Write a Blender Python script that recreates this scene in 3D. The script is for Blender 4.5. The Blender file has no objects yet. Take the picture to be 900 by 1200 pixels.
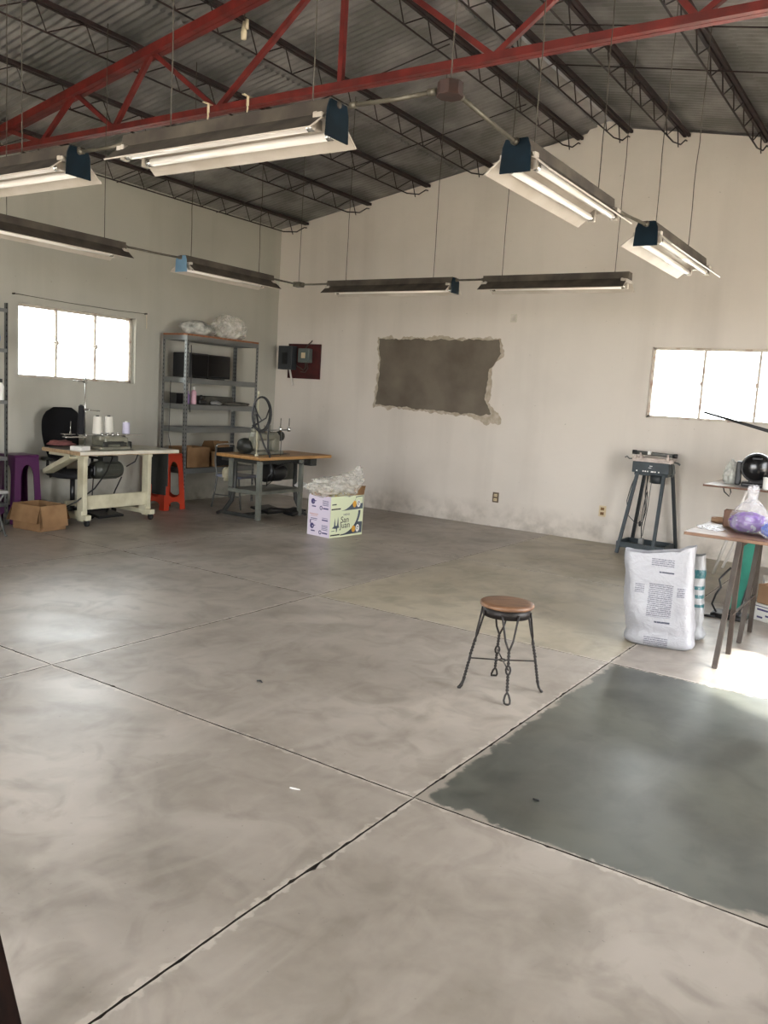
import bpy, bmesh, math, random
from mathutils import Vector, Matrix, Euler, noise
random.seed(7)
PI = math.pi
S = bpy.context.scene
COL = S.collection

# ---------------------------------------------------------------- camera, world, sun, exposure
cam = bpy.data.cameras.new('camera')
cam.sensor_fit = 'VERTICAL'; cam.sensor_height = 36.0; cam.sensor_width = 27.0
cam.lens = 978.57 * 36.0 / 1200.0
cam.clip_start = 0.05
yaw, pitch, roll = math.radians(-33.2413), math.radians(-7.7926), math.radians(-3.5471)
fw = Vector((math.sin(yaw)*math.cos(pitch), math.cos(yaw)*math.cos(pitch), math.sin(pitch)))
rt = Vector((math.cos(yaw), -math.sin(yaw), 0)); dn = fw.cross(rt)
r2 = math.cos(roll)*rt + math.sin(roll)*dn
d2 = -math.sin(roll)*rt + math.cos(roll)*dn
co = bpy.data.objects.new('camera', cam); COL.objects.link(co)
M = Matrix((r2, -d2, -fw)).transposed().to_4x4(); M.translation = (0, 0, 1.55)
co.matrix_world = M
S.camera = co

W = bpy.data.worlds.new('sky'); S.world = W; W.use_nodes = True
bg = W.node_tree.nodes['Background']
bg.inputs['Color'].default_value = (0.975, 0.99, 1.02, 1); bg.inputs['Strength'].default_value = 12.0

sun = bpy.data.lights.new('sun', 'SUN'); sun.energy = 16; sun.angle = math.radians(2.5); sun.color = (1, .96, .9)
so = bpy.data.objects.new('sun', sun); COL.objects.link(so)
so.rotation_euler = Vector((-1.0, 0.5, -1.15)).to_track_quat('-Z', 'Y').to_euler()

def portal(name, loc, direction, sx, sy):
    l = bpy.data.lights.new(name, 'AREA'); l.shape = 'RECTANGLE'; l.size = sx; l.size_y = sy
    l.cycles.is_portal = True
    o = bpy.data.objects.new(name, l); COL.objects.link(o); o.location = loc
    o.rotation_euler = Vector(direction).to_track_quat('-Z', 'Z').to_euler()

S.view_settings.view_transform = 'Standard'; S.view_settings.look = 'None'
S.view_settings.gamma = 1; S.view_settings.use_curve_mapping = False
S.view_settings.exposure = 0.5
S.cycles.max_bounces = 12; S.cycles.diffuse_bounces = 8; S.cycles.transparent_max_bounces = 16
S.cycles.use_denoising = True; S.cycles.sample_clamp_indirect = 8; S.cycles.caustics_reflective = False

# ---------------------------------------------------------------- materials
def lin(c):
    if isinstance(c, str):
        c = tuple(int(c[i:i+2], 16)/255 for i in (0, 2, 4))
        c = tuple(v/12.92 if v <= .04045 else ((v+.055)/1.055)**2.4 for v in c)
    return (*c, 1)

def mat(name, c, rough=.6, metal=0, c2=None, scale=6, detail=5, bump=0, bscale=40, lo=.35, hi=.65, spec=.5, stretch=None, coat=0):
    m = bpy.data.materials.new(name); m.use_nodes = True
    nt = m.node_tree; N = nt.nodes; L = nt.links; b = N['Principled BSDF']
    b.inputs['Base Color'].default_value = lin(c); b.inputs['Roughness'].default_value = rough
    b.inputs['Metallic'].default_value = metal; b.inputs['Specular IOR Level'].default_value = spec
    b.inputs['Coat Weight'].default_value = coat
    if c2 is not None or bump:
        tc = N.new('ShaderNodeTexCoord'); mp = N.new('ShaderNodeMapping'); L.new(tc.outputs['Object'], mp.inputs[0])
        if stretch: mp.inputs['Scale'].default_value = stretch
    if c2 is not None:
        n = N.new('ShaderNodeTexNoise'); n.inputs['Scale'].default_value = scale; n.inputs['Detail'].default_value = detail
        L.new(mp.outputs[0], n.inputs['Vector'])
        r = N.new('ShaderNodeValToRGB'); r.color_ramp.elements[0].position = lo; r.color_ramp.elements[1].position = hi
        r.color_ramp.elements[0].color = lin(c); r.color_ramp.elements[1].color = lin(c2)
        L.new(n.outputs[0], r.inputs[0]); L.new(r.outputs[0], b.inputs['Base Color'])
    if bump:
        n2 = N.new('ShaderNodeTexNoise'); n2.inputs['Scale'].default_value = bscale; n2.inputs['Detail'].default_value = 6
        L.new(mp.outputs[0], n2.inputs['Vector'])
        bp = N.new('ShaderNodeBump'); bp.inputs['Strength'].default_value = bump; bp.inputs['Distance'].default_value = .01
        L.new(n2.outputs[0], bp.inputs['Height']); L.new(bp.outputs[0], b.inputs['Normal'])
    return m

def film(name, c=(.9, .9, .9), alpha=.35, rough=.2, bump=.5, bscale=30, trans=0):
    """thin clear plastic: see-through with white wrinkles that catch light"""
    m = bpy.data.materials.new(name); m.use_nodes = True
    nt = m.node_tree; N = nt.nodes; L = nt.links; b = N['Principled BSDF']; out = N['Material Output']
    b.inputs['Base Color'].default_value = lin(c); b.inputs['Roughness'].default_value = rough
    t = N.new('ShaderNodeBsdfTransparent'); mx = N.new('ShaderNodeMixShader')
    tc = N.new('ShaderNodeTexCoord'); n = N.new('ShaderNodeTexNoise'); n.inputs['Scale'].default_value = bscale; n.inputs['Detail'].default_value = 4
    L.new(tc.outputs['Object'], n.inputs['Vector'])
    mr = N.new('ShaderNodeMapRange'); mr.inputs[1].default_value = .35; mr.inputs[2].default_value = .7
    mr.inputs[3].default_value = alpha*.5; mr.inputs[4].default_value = min(1, alpha*1.6)
    L.new(n.outputs[0], mr.inputs[0]); L.new(mr.outputs[0], mx.inputs[0])
    bp = N.new('ShaderNodeBump'); bp.inputs['Strength'].default_value = bump; bp.inputs['Distance'].default_value = .02
    L.new(n.outputs[0], bp.inputs['Height']); L.new(bp.outputs[0], b.inputs['Normal'])
    L.new(t.outputs[0], mx.inputs[1]); L.new(b.outputs[0], mx.inputs[2]); L.new(mx.outputs[0], out.inputs['Surface'])
    return m

def glass_mat():
    m = bpy.data.materials.new('window_glass'); m.use_nodes = True
    nt = m.node_tree; N = nt.nodes; L = nt.links; N.remove(N['Principled BSDF']); out = N['Material Output']
    t = N.new('ShaderNodeBsdfTransparent'); t.inputs[0].default_value = (.95, .97, .96, 1)
    g = N.new('ShaderNodeBsdfGlossy'); g.inputs['Roughness'].default_value = .05
    f = N.new('ShaderNodeFresnel'); f.inputs[0].default_value = 1.45
    mx = N.new('ShaderNodeMixShader'); L.new(f.outputs[0], mx.inputs[0]); L.new(t.outputs[0], mx.inputs[1]); L.new(g.outputs[0], mx.inputs[2])
    L.new(mx.outputs[0], out.inputs['Surface']); return m

def wall_mat(name, base, dirt, seed):
    m = bpy.data.materials.new(name); m.use_nodes = True
    nt = m.node_tree; N = nt.nodes; L = nt.links; b = N['Principled BSDF']; b.inputs['Roughness'].default_value = .75
    b.inputs['Specular IOR Level'].default_value = .25
    tc = N.new('ShaderNodeTexCoord')
    def nz(scale, detail, vec=(1, 1, 1), off=0):
        mp = N.new('ShaderNodeMapping'); mp.inputs['Scale'].default_value = vec; mp.inputs['Location'].default_value = (off+seed, seed*2.3, off)
        L.new(tc.outputs['Object'], mp.inputs[0]); n = N.new('ShaderNodeTexNoise'); n.inputs['Scale'].default_value = scale; n.inputs['Detail'].default_value = detail
        L.new(mp.outputs[0], n.inputs['Vector']); return n.outputs[0]
    def rng(v, a, c, d, e):
        r = N.new('ShaderNodeMapRange'); r.inputs[1].default_value = a; r.inputs[2].default_value = c; r.inputs[3].default_value = d; r.inputs[4].default_value = e
        L.new(v, r.inputs[0]); return r.outputs[0]
    def mul(a, b_):
        x = N.new('ShaderNodeMath'); x.operation = 'MULTIPLY'; L.new(a, x.inputs[0])
        if isinstance(b_, (int, float)): x.inputs[1].default_value = b_
        else: L.new(b_, x.inputs[1])
        return x.outputs[0]
    def add(a, b_):
        x = N.new('ShaderNodeMath'); x.operation = 'ADD'; x.use_clamp = True; L.new(a, x.inputs[0]); L.new(b_, x.inputs[1]); return x.outputs[0]
    blot = rng(nz(.9, 4), .45, .75, 0, .22)
    streak = rng(nz(1, 5, (2.2, 2.2, .18), 4), .55, .78, 0, .22)
    sp = N.new('ShaderNodeSeparateXYZ'); L.new(tc.outputs['Object'], sp.inputs[0])
    low = mul(rng(sp.outputs[2], 0, .35, 1, 0), rng(nz(7, 6, off=9), .4, .65, .1, .8))
    specks = rng(nz(26, 2, off=3), .74, .77, 0, .5)
    f = add(add(blot, streak), add(low, specks))
    mx = N.new('ShaderNodeMix'); mx.data_type = 'RGBA'; mx.inputs[6].default_value = lin(base); mx.inputs[7].default_value = lin(dirt)
    L.new(f, mx.inputs[0]); L.new(mx.outputs[2], b.inputs['Base Color'])
    bp = N.new('ShaderNodeBump'); bp.inputs['Strength'].default_value = .35; bp.inputs['Distance'].default_value = .01
    L.new(nz(9, 8, off=5), bp.inputs['Height']); L.new(bp.outputs[0], b.inputs['Normal'])
    return m

def concrete(name, a, b_, c, rough=(.28, .5), seed=0, scale=.9, margin=None):
    m = bpy.data.materials.new(name); m.use_nodes = True
    nt = m.node_tree; N = nt.nodes; L = nt.links; b = N['Principled BSDF']
    tc = N.new('ShaderNodeTexCoord')
    def nz(sc, det, off, dist=0, vec=(1, 1, 1)):
        mp = N.new('ShaderNodeMapping'); mp.inputs['Location'].default_value = (off+seed, off*1.7-seed, 0); mp.inputs['Scale'].default_value = vec
        L.new(tc.outputs['Object'], mp.inputs[0]); n = N.new('ShaderNodeTexNoise'); n.inputs['Scale'].default_value = sc; n.inputs['Detail'].default_value = det
        n.inputs['Distortion'].default_value = dist; L.new(mp.outputs[0], n.inputs['Vector']); return n.outputs[0]
    def rng(v, p, q, d, e):
        r = N.new('ShaderNodeMapRange'); r.inputs[1].default_value = p; r.inputs[2].default_value = q; r.inputs[3].default_value = d; r.inputs[4].default_value = e
        L.new(v, r.inputs[0]); return r.outputs[0]
    def mix(f, x, y):
        k = N.new('ShaderNodeMix'); k.data_type = 'RGBA'; L.new(f, k.inputs[0])
        for i, v in ((6, x), (7, y)):
            if isinstance(v, tuple): k.inputs[i].default_value = v
            else: L.new(v, k.inputs[i])
        return k.outputs[2]
    c1 = mix(rng(nz(scale, 7, 0, .6), .38, .62, 0, 1), lin(a), lin(b_))
    c2 = mix(rng(nz(scale*2.3, 8, 11, .4), .5, .74, 0, .7), c1, lin(c))
    c3 = mix(rng(nz(22, 4, 3), .3, .75, 0, .25), c2, lin(b_))
    c3 = mix(rng(nz(4.5, 9, 41, 1.0), .47, .68, 0, .55), c3, lin(c))
    c3 = mix(rng(nz(3.2, 9, 51, 1.4, (1.6, .6, 1)), .52, .72, 0, .5), c3, lin(b_))
    c4 = mix(rng(nz(60, 2, 8), .73, .77, 0, .5), c3, lin('3a3834'))
    # pale crumbs along the sawn joints
    sj = N.new('ShaderNodeSeparateXYZ'); L.new(tc.outputs['Object'], sj.inputs[0])
    def op(o_, p, q=0.0):
        x = N.new('ShaderNodeMath'); x.operation = o_
        for i, v in ((0, p), (1, q)):
            if isinstance(v, (int, float)): x.inputs[i].default_value = v
            else: L.new(v, x.inputs[i])
        return x.outputs[0]
    def dj(v, o0, step): return op('MULTIPLY', op('ABSOLUTE', op('SUBTRACT', op('FRACT', op('ADD', op('DIVIDE', op('SUBTRACT', v, o0), step), 100.5)), .5)), step)
    near = op('MINIMUM', dj(sj.outputs[0], -1.545, 2.327), dj(sj.outputs[1], 2.70, 2.323))
    near = op('ADD', near, op('MULTIPLY', op('SUBTRACT', nz(24, 5, 61), .56), .09))
    c4 = mix(rng(near, .004, .014, .75, 0), c4, lin('b9b0a4'))
    if margin:
        sp = N.new('ShaderNodeSeparateXYZ'); L.new(tc.outputs['Object'], sp.inputs[0])
        def mth(op, p, q):
            x = N.new('ShaderNodeMath'); x.operation = op
            for i, v in ((0, p), (1, q)):
                if isinstance(v, (int, float)): x.inputs[i].default_value = v
                else: L.new(v, x.inputs[i])
            return x.outputs[0]
        d = mth('MINIMUM', mth('SUBTRACT', sp.outputs[0], margin[0]), mth('SUBTRACT', sp.outputs[1], margin[1]))
        d = mth('ADD', d, mth('MULTIPLY', mth('SUBTRACT', nz(7, 8, 17), .5), .22))
        c4 = mix(rng(d, .012, .035, 1, 0), c4, lin(margin[2]))
    L.new(c4, b.inputs['Base Color'])
    L.new(rng(nz(1.6, 6, 21, .5), .3, .7, rough[0], rough[1]), b.inputs['Roughness'])
    bp = N.new('ShaderNodeBump'); bp.inputs['Strength'].default_value = .10; bp.inputs['Distance'].default_value = .01
    L.new(nz(5, 8, 31, .3), bp.inputs['Height']); L.new(bp.outputs[0], b.inputs['Normal'])
    b.inputs['Specular IOR Level'].default_value = .85
    return m

MT = {}
MT['wall_back'] = wall_mat('plaster_cream', 'ddd5ca', 'a69e92', 0)
MT['wall_left'] = wall_mat('plaster_shaded', 'b7b5a9', '878577', 5)  # off-white plaster with this wall's dimmer light put into its colour
MT['slab'] = concrete('concrete_slab', '8f867b', 'aba297', '776e63', (.30, .5))
MT['slab_dark'] = concrete('concrete_slab_dark', '3d3f3a', '55574f', '33352f', (.28, .46), 3, 1.3, (-1.545, 2.70, '8f877c'))
MT['slab_warm'] = concrete('concrete_slab_olive', '958b75', 'b0a691', '7e7664', (.30, .48), 6)
MT['joint'] = mat('joint_dirt', '211b16', .95, c2='38312a', scale=20)
MT['roof'] = mat('galvanised_sheet', '82817d', .34, .65, 'aeaaa8', 2.2, 8, .25, 60, .4, .7, stretch=(1, 1, 1))
MT['joist'] = mat('dark_oxide_steel', '2b1816', .65, .1, '1a1313', 8)
MT['red'] = mat('red_oxide_paint', '74241f', .5, 0, '571b18', 9, bump=.1)
MT['shade_out'] = mat('dusty_brown_enamel', '4d463b', .8, 0, '332c25', 7, bump=.1)
MT['shade_in'] = mat('white_enamel', 'b9b2a8', .35, 0, 'a89f92', 5)
MT['tube'] = mat('fluorescent_tube_glass', 'f6f3ee', .15)
MT['blue'] = mat('petrol_blue_paint', '10202a', .8, 0, '0c171e', 10, spec=.15)
MT['paleblue'] = mat('pale_blue_paint', '6f93ad', .5, 0, '5f839d', 10)
MT['conduit'] = mat('galvanised_conduit', '625d50', .5, .4, '4d483d', 20)
MT['wire'] = mat('rusty_wire', '4b453d', .7, .2)
MT['brownbox'] = mat('rust_brown_box', '33190f', .7, 0, '22120b', 20)
MT['wframe'] = mat('rusty_white_frame', 'cfc6b8', .6, 0, '94705c', 12, lo=.5, hi=.75)
MT['glass'] = glass_mat()
MT['cement'] = mat('raw_cement', '61584c', .9, 0, '776e61', 2.2, 9, .5, 18)
MT['rubble'] = mat('chipped_plaster', 'a89b86', .95, 0, 'c3b7a5', 14, 8, .9, 45)
MT['plate'] = mat('cream_plate', 'd5c39f', .5)
MT['dkplate'] = mat('dark_socket', '6a5a48', .6)
MT['maroon'] = mat('maroon_board', '4a1714', .7, 0, '351110', 8)
MT['panelgrey'] = mat('dark_grey_box', '35383a', .5)
MT['panelgrey2'] = mat('grey_green_box', '5c6560', .5)
MT['whitecable'] = mat('white_cable', 'd8d3ca', .5)
MT['steel'] = mat('shelf_steel', '747674', .4, .55, '808280', 3)
MT['steel_dk'] = mat('dull_steel', '6c6d69', .5, .4, '595a56', 10)
MT['hole'] = mat('dark_hole', '1c1b1a', .9)
MT['chip'] = mat('chipboard_edge', '9a6644', .8, 0, '7d5034', 30)
MT['cream'] = mat('cream_painted_metal', 'c9c4aa', .5, 0, 'b3ad92', 7)
MT['topwhite'] = mat('white_laminate', 'd9d4c4', .4, 0, 'cbc5b3', 5)
MT['ply'] = mat('plywood_edge', 'b99f7c', .7, 0, '9a8060', 30)
MT['black'] = mat('black_plastic', '151516', .4)
MT['mesh'] = mat('black_mesh_fabric', '1b1b1d', .85, bump=.4, bscale=200)
MT['rubber'] = mat('black_rubber', '121212', .7)
MT['motor'] = mat('grey_green_motor', '4e5048', .4, .3, '3d3f39', 8)
MT['machine'] = mat('machine_enamel', '8e8c7c', .35, .1, '757466', 9)
MT['machine_dk'] = mat('machine_dark', '33342f', .45, .3)
MT['chrome'] = mat('chrome', 'c8c8c4', .2, .95)
MT['thread'] = mat('white_thread', 'e6e2d6', .85, bump=.4, bscale=120)
MT['thread_lilac'] = mat('lilac_white_thread', 'cfcbe0', .8)
MT['thread_black'] = mat('black_thread', '17171b', .85)
MT['wood'] = mat('varnished_ply_top', 'b88c56', .45, 0, '98703f', 5, stretch=(6, .7, 6))
MT['stoolwood'] = mat('worn_stool_wood', '7f5d42', .5, 0, '5e4230', 6, 6, .15, 30, stretch=(1, 6, 1))
MT['iron'] = mat('black_wrought_iron', '1f1a17', .5, .4)
MT['angle'] = mat('grey_painted_angle', '7d8078', .5, .2, '666860', 8)
MT['castiron'] = mat('dark_cast_iron', '3a3b38', .55, .3)
MT['seatblue'] = mat('grey_blue_vinyl', '8f95a6', .4, 0, '7c8293', 7)
MT['redplastic'] = mat('red_orange_plastic', 'b53a20', .4)
MT['purple'] = mat('dark_purple_plastic', '451243', .4)
MT['card'] = mat('brown_cardboard', '8f6f4c', .85, 0, '7b5c3c', 5)
MT['card_pale'] = mat('pale_cardboard', 'a9886a', .85, 0, '967558', 5)
MT['card_in'] = mat('cardboard_inside', '6f4f31', .9)
MT['boxgreen'] = mat('pale_green_print', 'dfe6c3', .6)
MT['boxlilac'] = mat('pale_lilac_print', 'dcd2e2', .6)
MT['ink'] = mat('slate_ink', '4b5560', .6)
MT['inkdark'] = mat('dark_ink', '2a2f2c', .6)
MT['inkpurple'] = mat('purple_ink', '4a4474', .6)
MT['inkred'] = mat('faded_red_ink', 'c79a8f', .6)
MT['orange'] = mat('orange_ink', 'dba33c', .6)
MT['white'] = mat('white_ink', 'ecece6', .6)
MT['filmclear'] = film('clear_polythene', (.86, .84, .76), .34, .2, .7, 12)
MT['filmthick'] = film('cloudy_polythene', (.62, .63, .57), .66, .28, .7, 12)
MT['filmwhite'] = film('milky_bag', (.80, .80, .83), .24, .22, .6, 16)
MT['straw'] = mat('yellow_straw_filling', 'a99a5c', .9, 0, '7f743f', 14, bump=.6)
MT['teal'] = mat('teal_paint', '17806c', .5, 0, '126a59', 8)
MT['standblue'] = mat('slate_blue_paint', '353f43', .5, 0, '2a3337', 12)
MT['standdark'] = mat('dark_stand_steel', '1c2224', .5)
MT['pinkwhite'] = mat('pinkish_white_enamel', 'c9bcb2', .45, 0, 'a8978c', 20)
MT['laminate_pale'] = mat('pale_table_laminate', 'd6cfca', .45, 0, 'c6beb7', 4)
MT['brownedge'] = mat('brown_edge', '5d3f2c', .6)
MT['tabletop'] = mat('worn_brown_tabletop', '64452f', .5, 0, '83644a', 3, stretch=(1, 5, 1))
MT['legbrown'] = mat('rusty_grey_leg', '433d36', .6, .2, '352b24', 9)
MT['blackgloss'] = mat('gloss_black_plastic', '0d0d0f', .18)
MT['whitepaint'] = mat('white_painted_tube', 'd8d4cc', .5)
MT['violet'] = mat('violet_cloth', '4b1178', .8, 0, '6a259a', 16, bump=.6)
MT['bluecloth'] = mat('blue_cloth', '2c56c9', .8, 0, '4b78e0', 16)
MT['paper'] = mat('white_paper', 'e4e2dc', .8)
MT['lilac'] = mat('lilac_bottle', '8c6ea8', .35)
MT['pink'] = mat('pink_bottle', 'd2a9b4', .35)
MT['darkstuff'] = mat('dark_cloth', '3c3a33', .9, 0, '57544a', 12, bump=.5)
MT['darkwood'] = mat('dark_brown_wood', '22130d', .9, 0, '150b07', 4, spec=.15, stretch=(8, 8, .8))
MT['tape'] = mat('cream_tape', 'd9cdb0', .7)
MT['ground'] = mat('pale_bounce_ground', 'd2cabd', .95, 0, 'c0b8aa', 2)  # kept pale so the unseen ground bounces daylight into the hall
MT['grey'] = mat('mid_grey_plastic', '8b8b88', .5)
MT['redcloth'] = mat('red_cloth', '8c1d24', .8)
MT['pinkcloth'] = mat('dull_rose_cloth', '8f5a55', .9, 0, '6f4340', 12)

# ---------------------------------------------------------------- mesh helpers
class MB:
    def __init__(s): s.bm = bmesh.new(); s.mi = 0
    def m(s, i): s.mi = i; return s
    def _fin(s, faces, smooth=False):
        for f in faces:
            f.material_index = s.mi; f.smooth = smooth
    def box(s, c, d, rot=None, bev=0):
        n0 = set(s.bm.faces)
        r = bmesh.ops.create_cube(s.bm, size=1)
        mt = Matrix.Translation(Vector(c)) @ ((rot.to_matrix().to_4x4() if isinstance(rot, Euler) else rot) if rot else Matrix.Identity(4)) @ Matrix.Diagonal((*d, 1))
        bmesh.ops.transform(s.bm, matrix=mt, verts=r['verts'])
        if bev:
            es = list({e for v in r['verts'] for e in v.link_edges})
            bmesh.ops.bevel(s.bm, geom=es, offset=min(bev, min(d)*.45), segments=2, profile=.5, affect='EDGES')
        s._fin([f for f in s.bm.faces if f not in n0]); return s
    def bar(s, p, q, w, h=None, up=(0, 0, 1), bev=0):
        p, q = Vector(p), Vector(q); h = h or w; z = (q-p).normalized(); u = Vector(up)
        if abs(z.dot(u)) > .98: u = Vector((0, 1, 0))
        x = u.cross(z).normalized(); y = z.cross(x)
        R = Matrix((x, y, z)).transposed().to_4x4()
        return s.box((p+q)/2, (w, h, (q-p).length), R, bev)
    def tube(s, pts, r, seg=8, closed=False, caps=True):
        pts = [Vector(p) for p in pts]; n = len(pts); rings = []; u = None
        rr = r if isinstance(r, (list, tuple)) else [r]*n
        for i, p in enumerate(pts):
            a = pts[(i-1) % n] if (i or closed) else p; b = pts[(i+1) % n] if (i < n-1 or closed) else p
            t = (b-a).normalized()
            if u is None:
                u = Vector((0, 0, 1)) if abs(t.z) < .9 else Vector((1, 0, 0))
            u = (u - t*u.dot(t)); u = u.normalized() if u.length > 1e-6 else t.orthogonal().normalized()
            v = t.cross(u)
            rings.append([s.bm.verts.new(p + (u*math.cos(k*2*PI/seg)+v*math.sin(k*2*PI/seg))*rr[i]) for k in range(seg)])
        fs = []
        for i in range(n if closed else n-1):
            A, B = rings[i], rings[(i+1) % n]
            for k in range(seg): fs.append(s.bm.faces.new((A[k], A[(k+1) % seg], B[(k+1) % seg], B[k])))
        if caps and not closed:
            fs.append(s.bm.faces.new(rings[0][::-1])); fs.append(s.bm.faces.new(rings[-1]))
        s._fin(fs, True); return s
    def lathe(s, prof, c=(0, 0, 0), R=None, seg=20, sx=1, sy=1):
        R = R or Matrix.Identity(3); c = Vector(c); rings = []; fs = []
        for r, z in prof:
            if r < 1e-5: rings.append([s.bm.verts.new(c + R @ Vector((0, 0, z)))])
            else: rings.append([s.bm.verts.new(c + R @ Vector((r*sx*math.cos(k*2*PI/seg), r*sy*math.sin(k*2*PI/seg), z))) for k in range(seg)])
        for A, B in zip(rings, rings[1:]):
            for k in range(seg):
                k2 = (k+1) % seg
                if len(A) == 1 and len(B) == 1: continue
                if len(A) == 1: fs.append(s.bm.faces.new((A[0], B[k2], B[k])))
                elif len(B) == 1: fs.append(s.bm.faces.new((A[k], A[k2], B[0])))
                else: fs.append(s.bm.faces.new((A[k], A[k2], B[k2], B[k])))
        if len(rings[0]) > 1: fs.append(s.bm.faces.new(rings[0][::-1]))
        if len(rings[-1]) > 1: fs.append(s.bm.faces.new(rings[-1]))
        s._fin(fs, True); return s
    def prism(s, poly, t, Mx=None):
        """2-D polygon in local xy, extruded to local z = t"""
        Mx = Mx or Matrix.Identity(4)
        A = [s.bm.verts.new(Mx @ Vector((x, y, 0))) for x, y in poly]; B = [s.bm.verts.new(Mx @ Vector((x, y, t))) for x, y in poly]
        fs = [s.bm.faces.new(A[::-1]), s.bm.faces.new(B)]; n = len(poly)
        for i in range(n): fs.append(s.bm.faces.new((A[i], A[(i+1) % n], B[(i+1) % n], B[i])))
        s._fin(fs); return s
    def blob(s, c, d, amp=.15, freq=3, sub=3, seed=0, flat=None, fn=None):
        n0 = set(s.bm.faces)
        r = bmesh.ops.create_icosphere(s.bm, subdivisions=sub, radius=1)
        for v in r['verts']:
            p = v.co.copy(); o = Vector((seed*3.1, seed*1.7, seed))
            k = 1 + amp*noise.noise(p*freq+o) + amp*.5*noise.noise(p*freq*2.3+o) + amp*.3*abs(noise.noise(p*freq*5+o))
            p *= k
            if fn: p = Vector(fn(p))
            p = Vector((p.x*d[0], p.y*d[1], p.z*d[2]))
            if flat is not None: p.z = max(p.z, flat)
            v.co = p + Vector(c)
        s._fin([f for f in s.bm.faces if f not in n0], True); return s
    def build(s, name, mats, parent=None, loc=None, rz=0):
        me = bpy.data.meshes.new(name); bmesh.ops.recalc_face_normals(s.bm, faces=s.bm.faces[:]); s.bm.to_mesh(me); s.bm.free()
        for k in (mats if isinstance(mats, (list, tuple)) else [mats]): me.materials.append(MT[k] if isinstance(k, str) else k)
        o = bpy.data.objects.new(name, me); COL.objects.link(o)
        if parent: o.parent = parent
        if loc: o.location = loc
        if rz: o.rotation_euler.z = rz
        return o

def tag(o, label, cat, group=None, kind=None):
    o['label'] = label; o['category'] = cat
    if group: o['group'] = group
    if kind: o['kind'] = kind
    return o
def thing(name, label, cat, loc=(0, 0, 0), rz=0, group=None):
    o = bpy.data.objects.new(name, None); COL.objects.link(o); o.location = loc; o.rotation_euler.z = rz
    o.empty_display_size = .1
    return tag(o, label, cat, group)
def struct(o, label=None, cat=None):
    o['kind'] = 'structure'
    if label: o['label'] = label; o['category'] = cat
    return o
def copy_tree(o, parent=None):
    c = o.copy(); COL.objects.link(c)
    if parent: c.parent = parent
    for ch in list(o.children): copy_tree(ch, c)
    return c
def lerp(a, b, t): return Vector(a)*(1-t)+Vector(b)*t
def frame(xdir, ydir, origin):
    x = Vector(xdir).normalized(); y = Vector(ydir).normalized(); z = x.cross(y)
    m = Matrix((x, y, z)).transposed().to_4x4(); m.translation = origin; return m
def text_mesh(body, size, Mx, mt, parent, name='lettering', align='LEFT', extrude=.0006, shear=0):
    cu = bpy.data.curves.new(name, 'FONT'); cu.body = body; cu.size = size; cu.extrude = extrude; cu.align_x = align; cu.shear = shear
    t = bpy.data.objects.new(name, cu); COL.objects.link(t)
    me = bpy.data.meshes.new_from_object(t.evaluated_get(bpy.context.evaluated_depsgraph_get()))
    bpy.data.objects.remove(t); me.transform(Mx); me.materials.clear(); me.materials.append(MT[mt])
    o = bpy.data.objects.new(name, me); COL.objects.link(o); o.parent = parent; return o

# ---------------------------------------------------------------- the room
XL, XR, YB, YF = -8.42, 1.20, 9.65, -1.9
RX, RZ, SL = -3.6, 4.75, .178           # ridge line and slope
TH = .2
def roof_z(x): return RZ - SL*abs(x-RX)

# floor: cast slabs with ragged joints over a dirty bed
XJ = [XL-.1, -6.20, -3.87, -1.545, .785, XR+.1]
YJ = [YF-.1, .375, 2.70, 5.02, 7.35, YB+.1]
b = MB(); gap = .0034
for i in range(len(XJ)-1):
    for j in range(len(YJ)-1):
        x0, x1, y0, y1 = XJ[i], XJ[i+1], YJ[j], YJ[j+1]
        far = y0 > 4
        dark = 1 if (i == 3 and j == 2) else (2 if (i == 2 and j == 3) or (i == 2 and j == 4) else 0)
        pts = []
        def side(p, q, nrm, amp=.008):
            n = int((Vector(q)-Vector(p)).length/.02)
            for k in range(n):
                t = k/n; P = lerp((*p, 0), (*q, 0), t)
                big = noise.noise(P*1.3+Vector((0, 0, 5)))*.010                      # slow wander, shared by both slabs
                w = noise.noise(Vector((P.x*9, P.y*9, nrm[0]*3+nrm[1]*7)))*amp
                chipv = noise.noise(Vector((P.x*23, P.y*23, nrm[0]*5+nrm[1]*2)))
                chip_ = max(0, chipv-.35)*.02
                g = gap*(.55 if far else 1)
                wx = big if abs(nrm[0]) else 0; wy = big if abs(nrm[1]) else 0
                e = min(t, 1-t)*20; e = min(1, e)
                d = g + (abs(w)*.5+chip_)*e
                pts.append((P.x - nrm[0]*d + wx*e, P.y - nrm[1]*d + wy*e))
        side((x0, y0), (x1, y0), (0, -1)); side((x1, y0), (x1, y1), (1, 0)); side((x1, y1), (x0, y1), (0, 1)); side((x0, y1), (x0, y0), (-1, 0))
        b.m(dark)
        A = [b.bm.verts.new((x, y, -.012)) for x, y in pts]; B = [b.bm.verts.new((x, y, 0)) for x, y in pts]
        fs = [b.bm.faces.new(B)]
        b._fin(fs); fs = []
        for k in range(len(pts)): fs.append(b.bm.faces.new((A[k], A[(k+1) % len(pts)], B[(k+1) % len(pts)], B[k])))
        b.m(3); b._fin(fs)
b.m(3).box(((XL+XR)/2, (YB+YF)/2, -.062), (XR-XL+.4, YB-YF+.4, .1))
struct(b.build('floor', ['slab', 'slab_dark', 'slab_warm', 'joint']))

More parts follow.
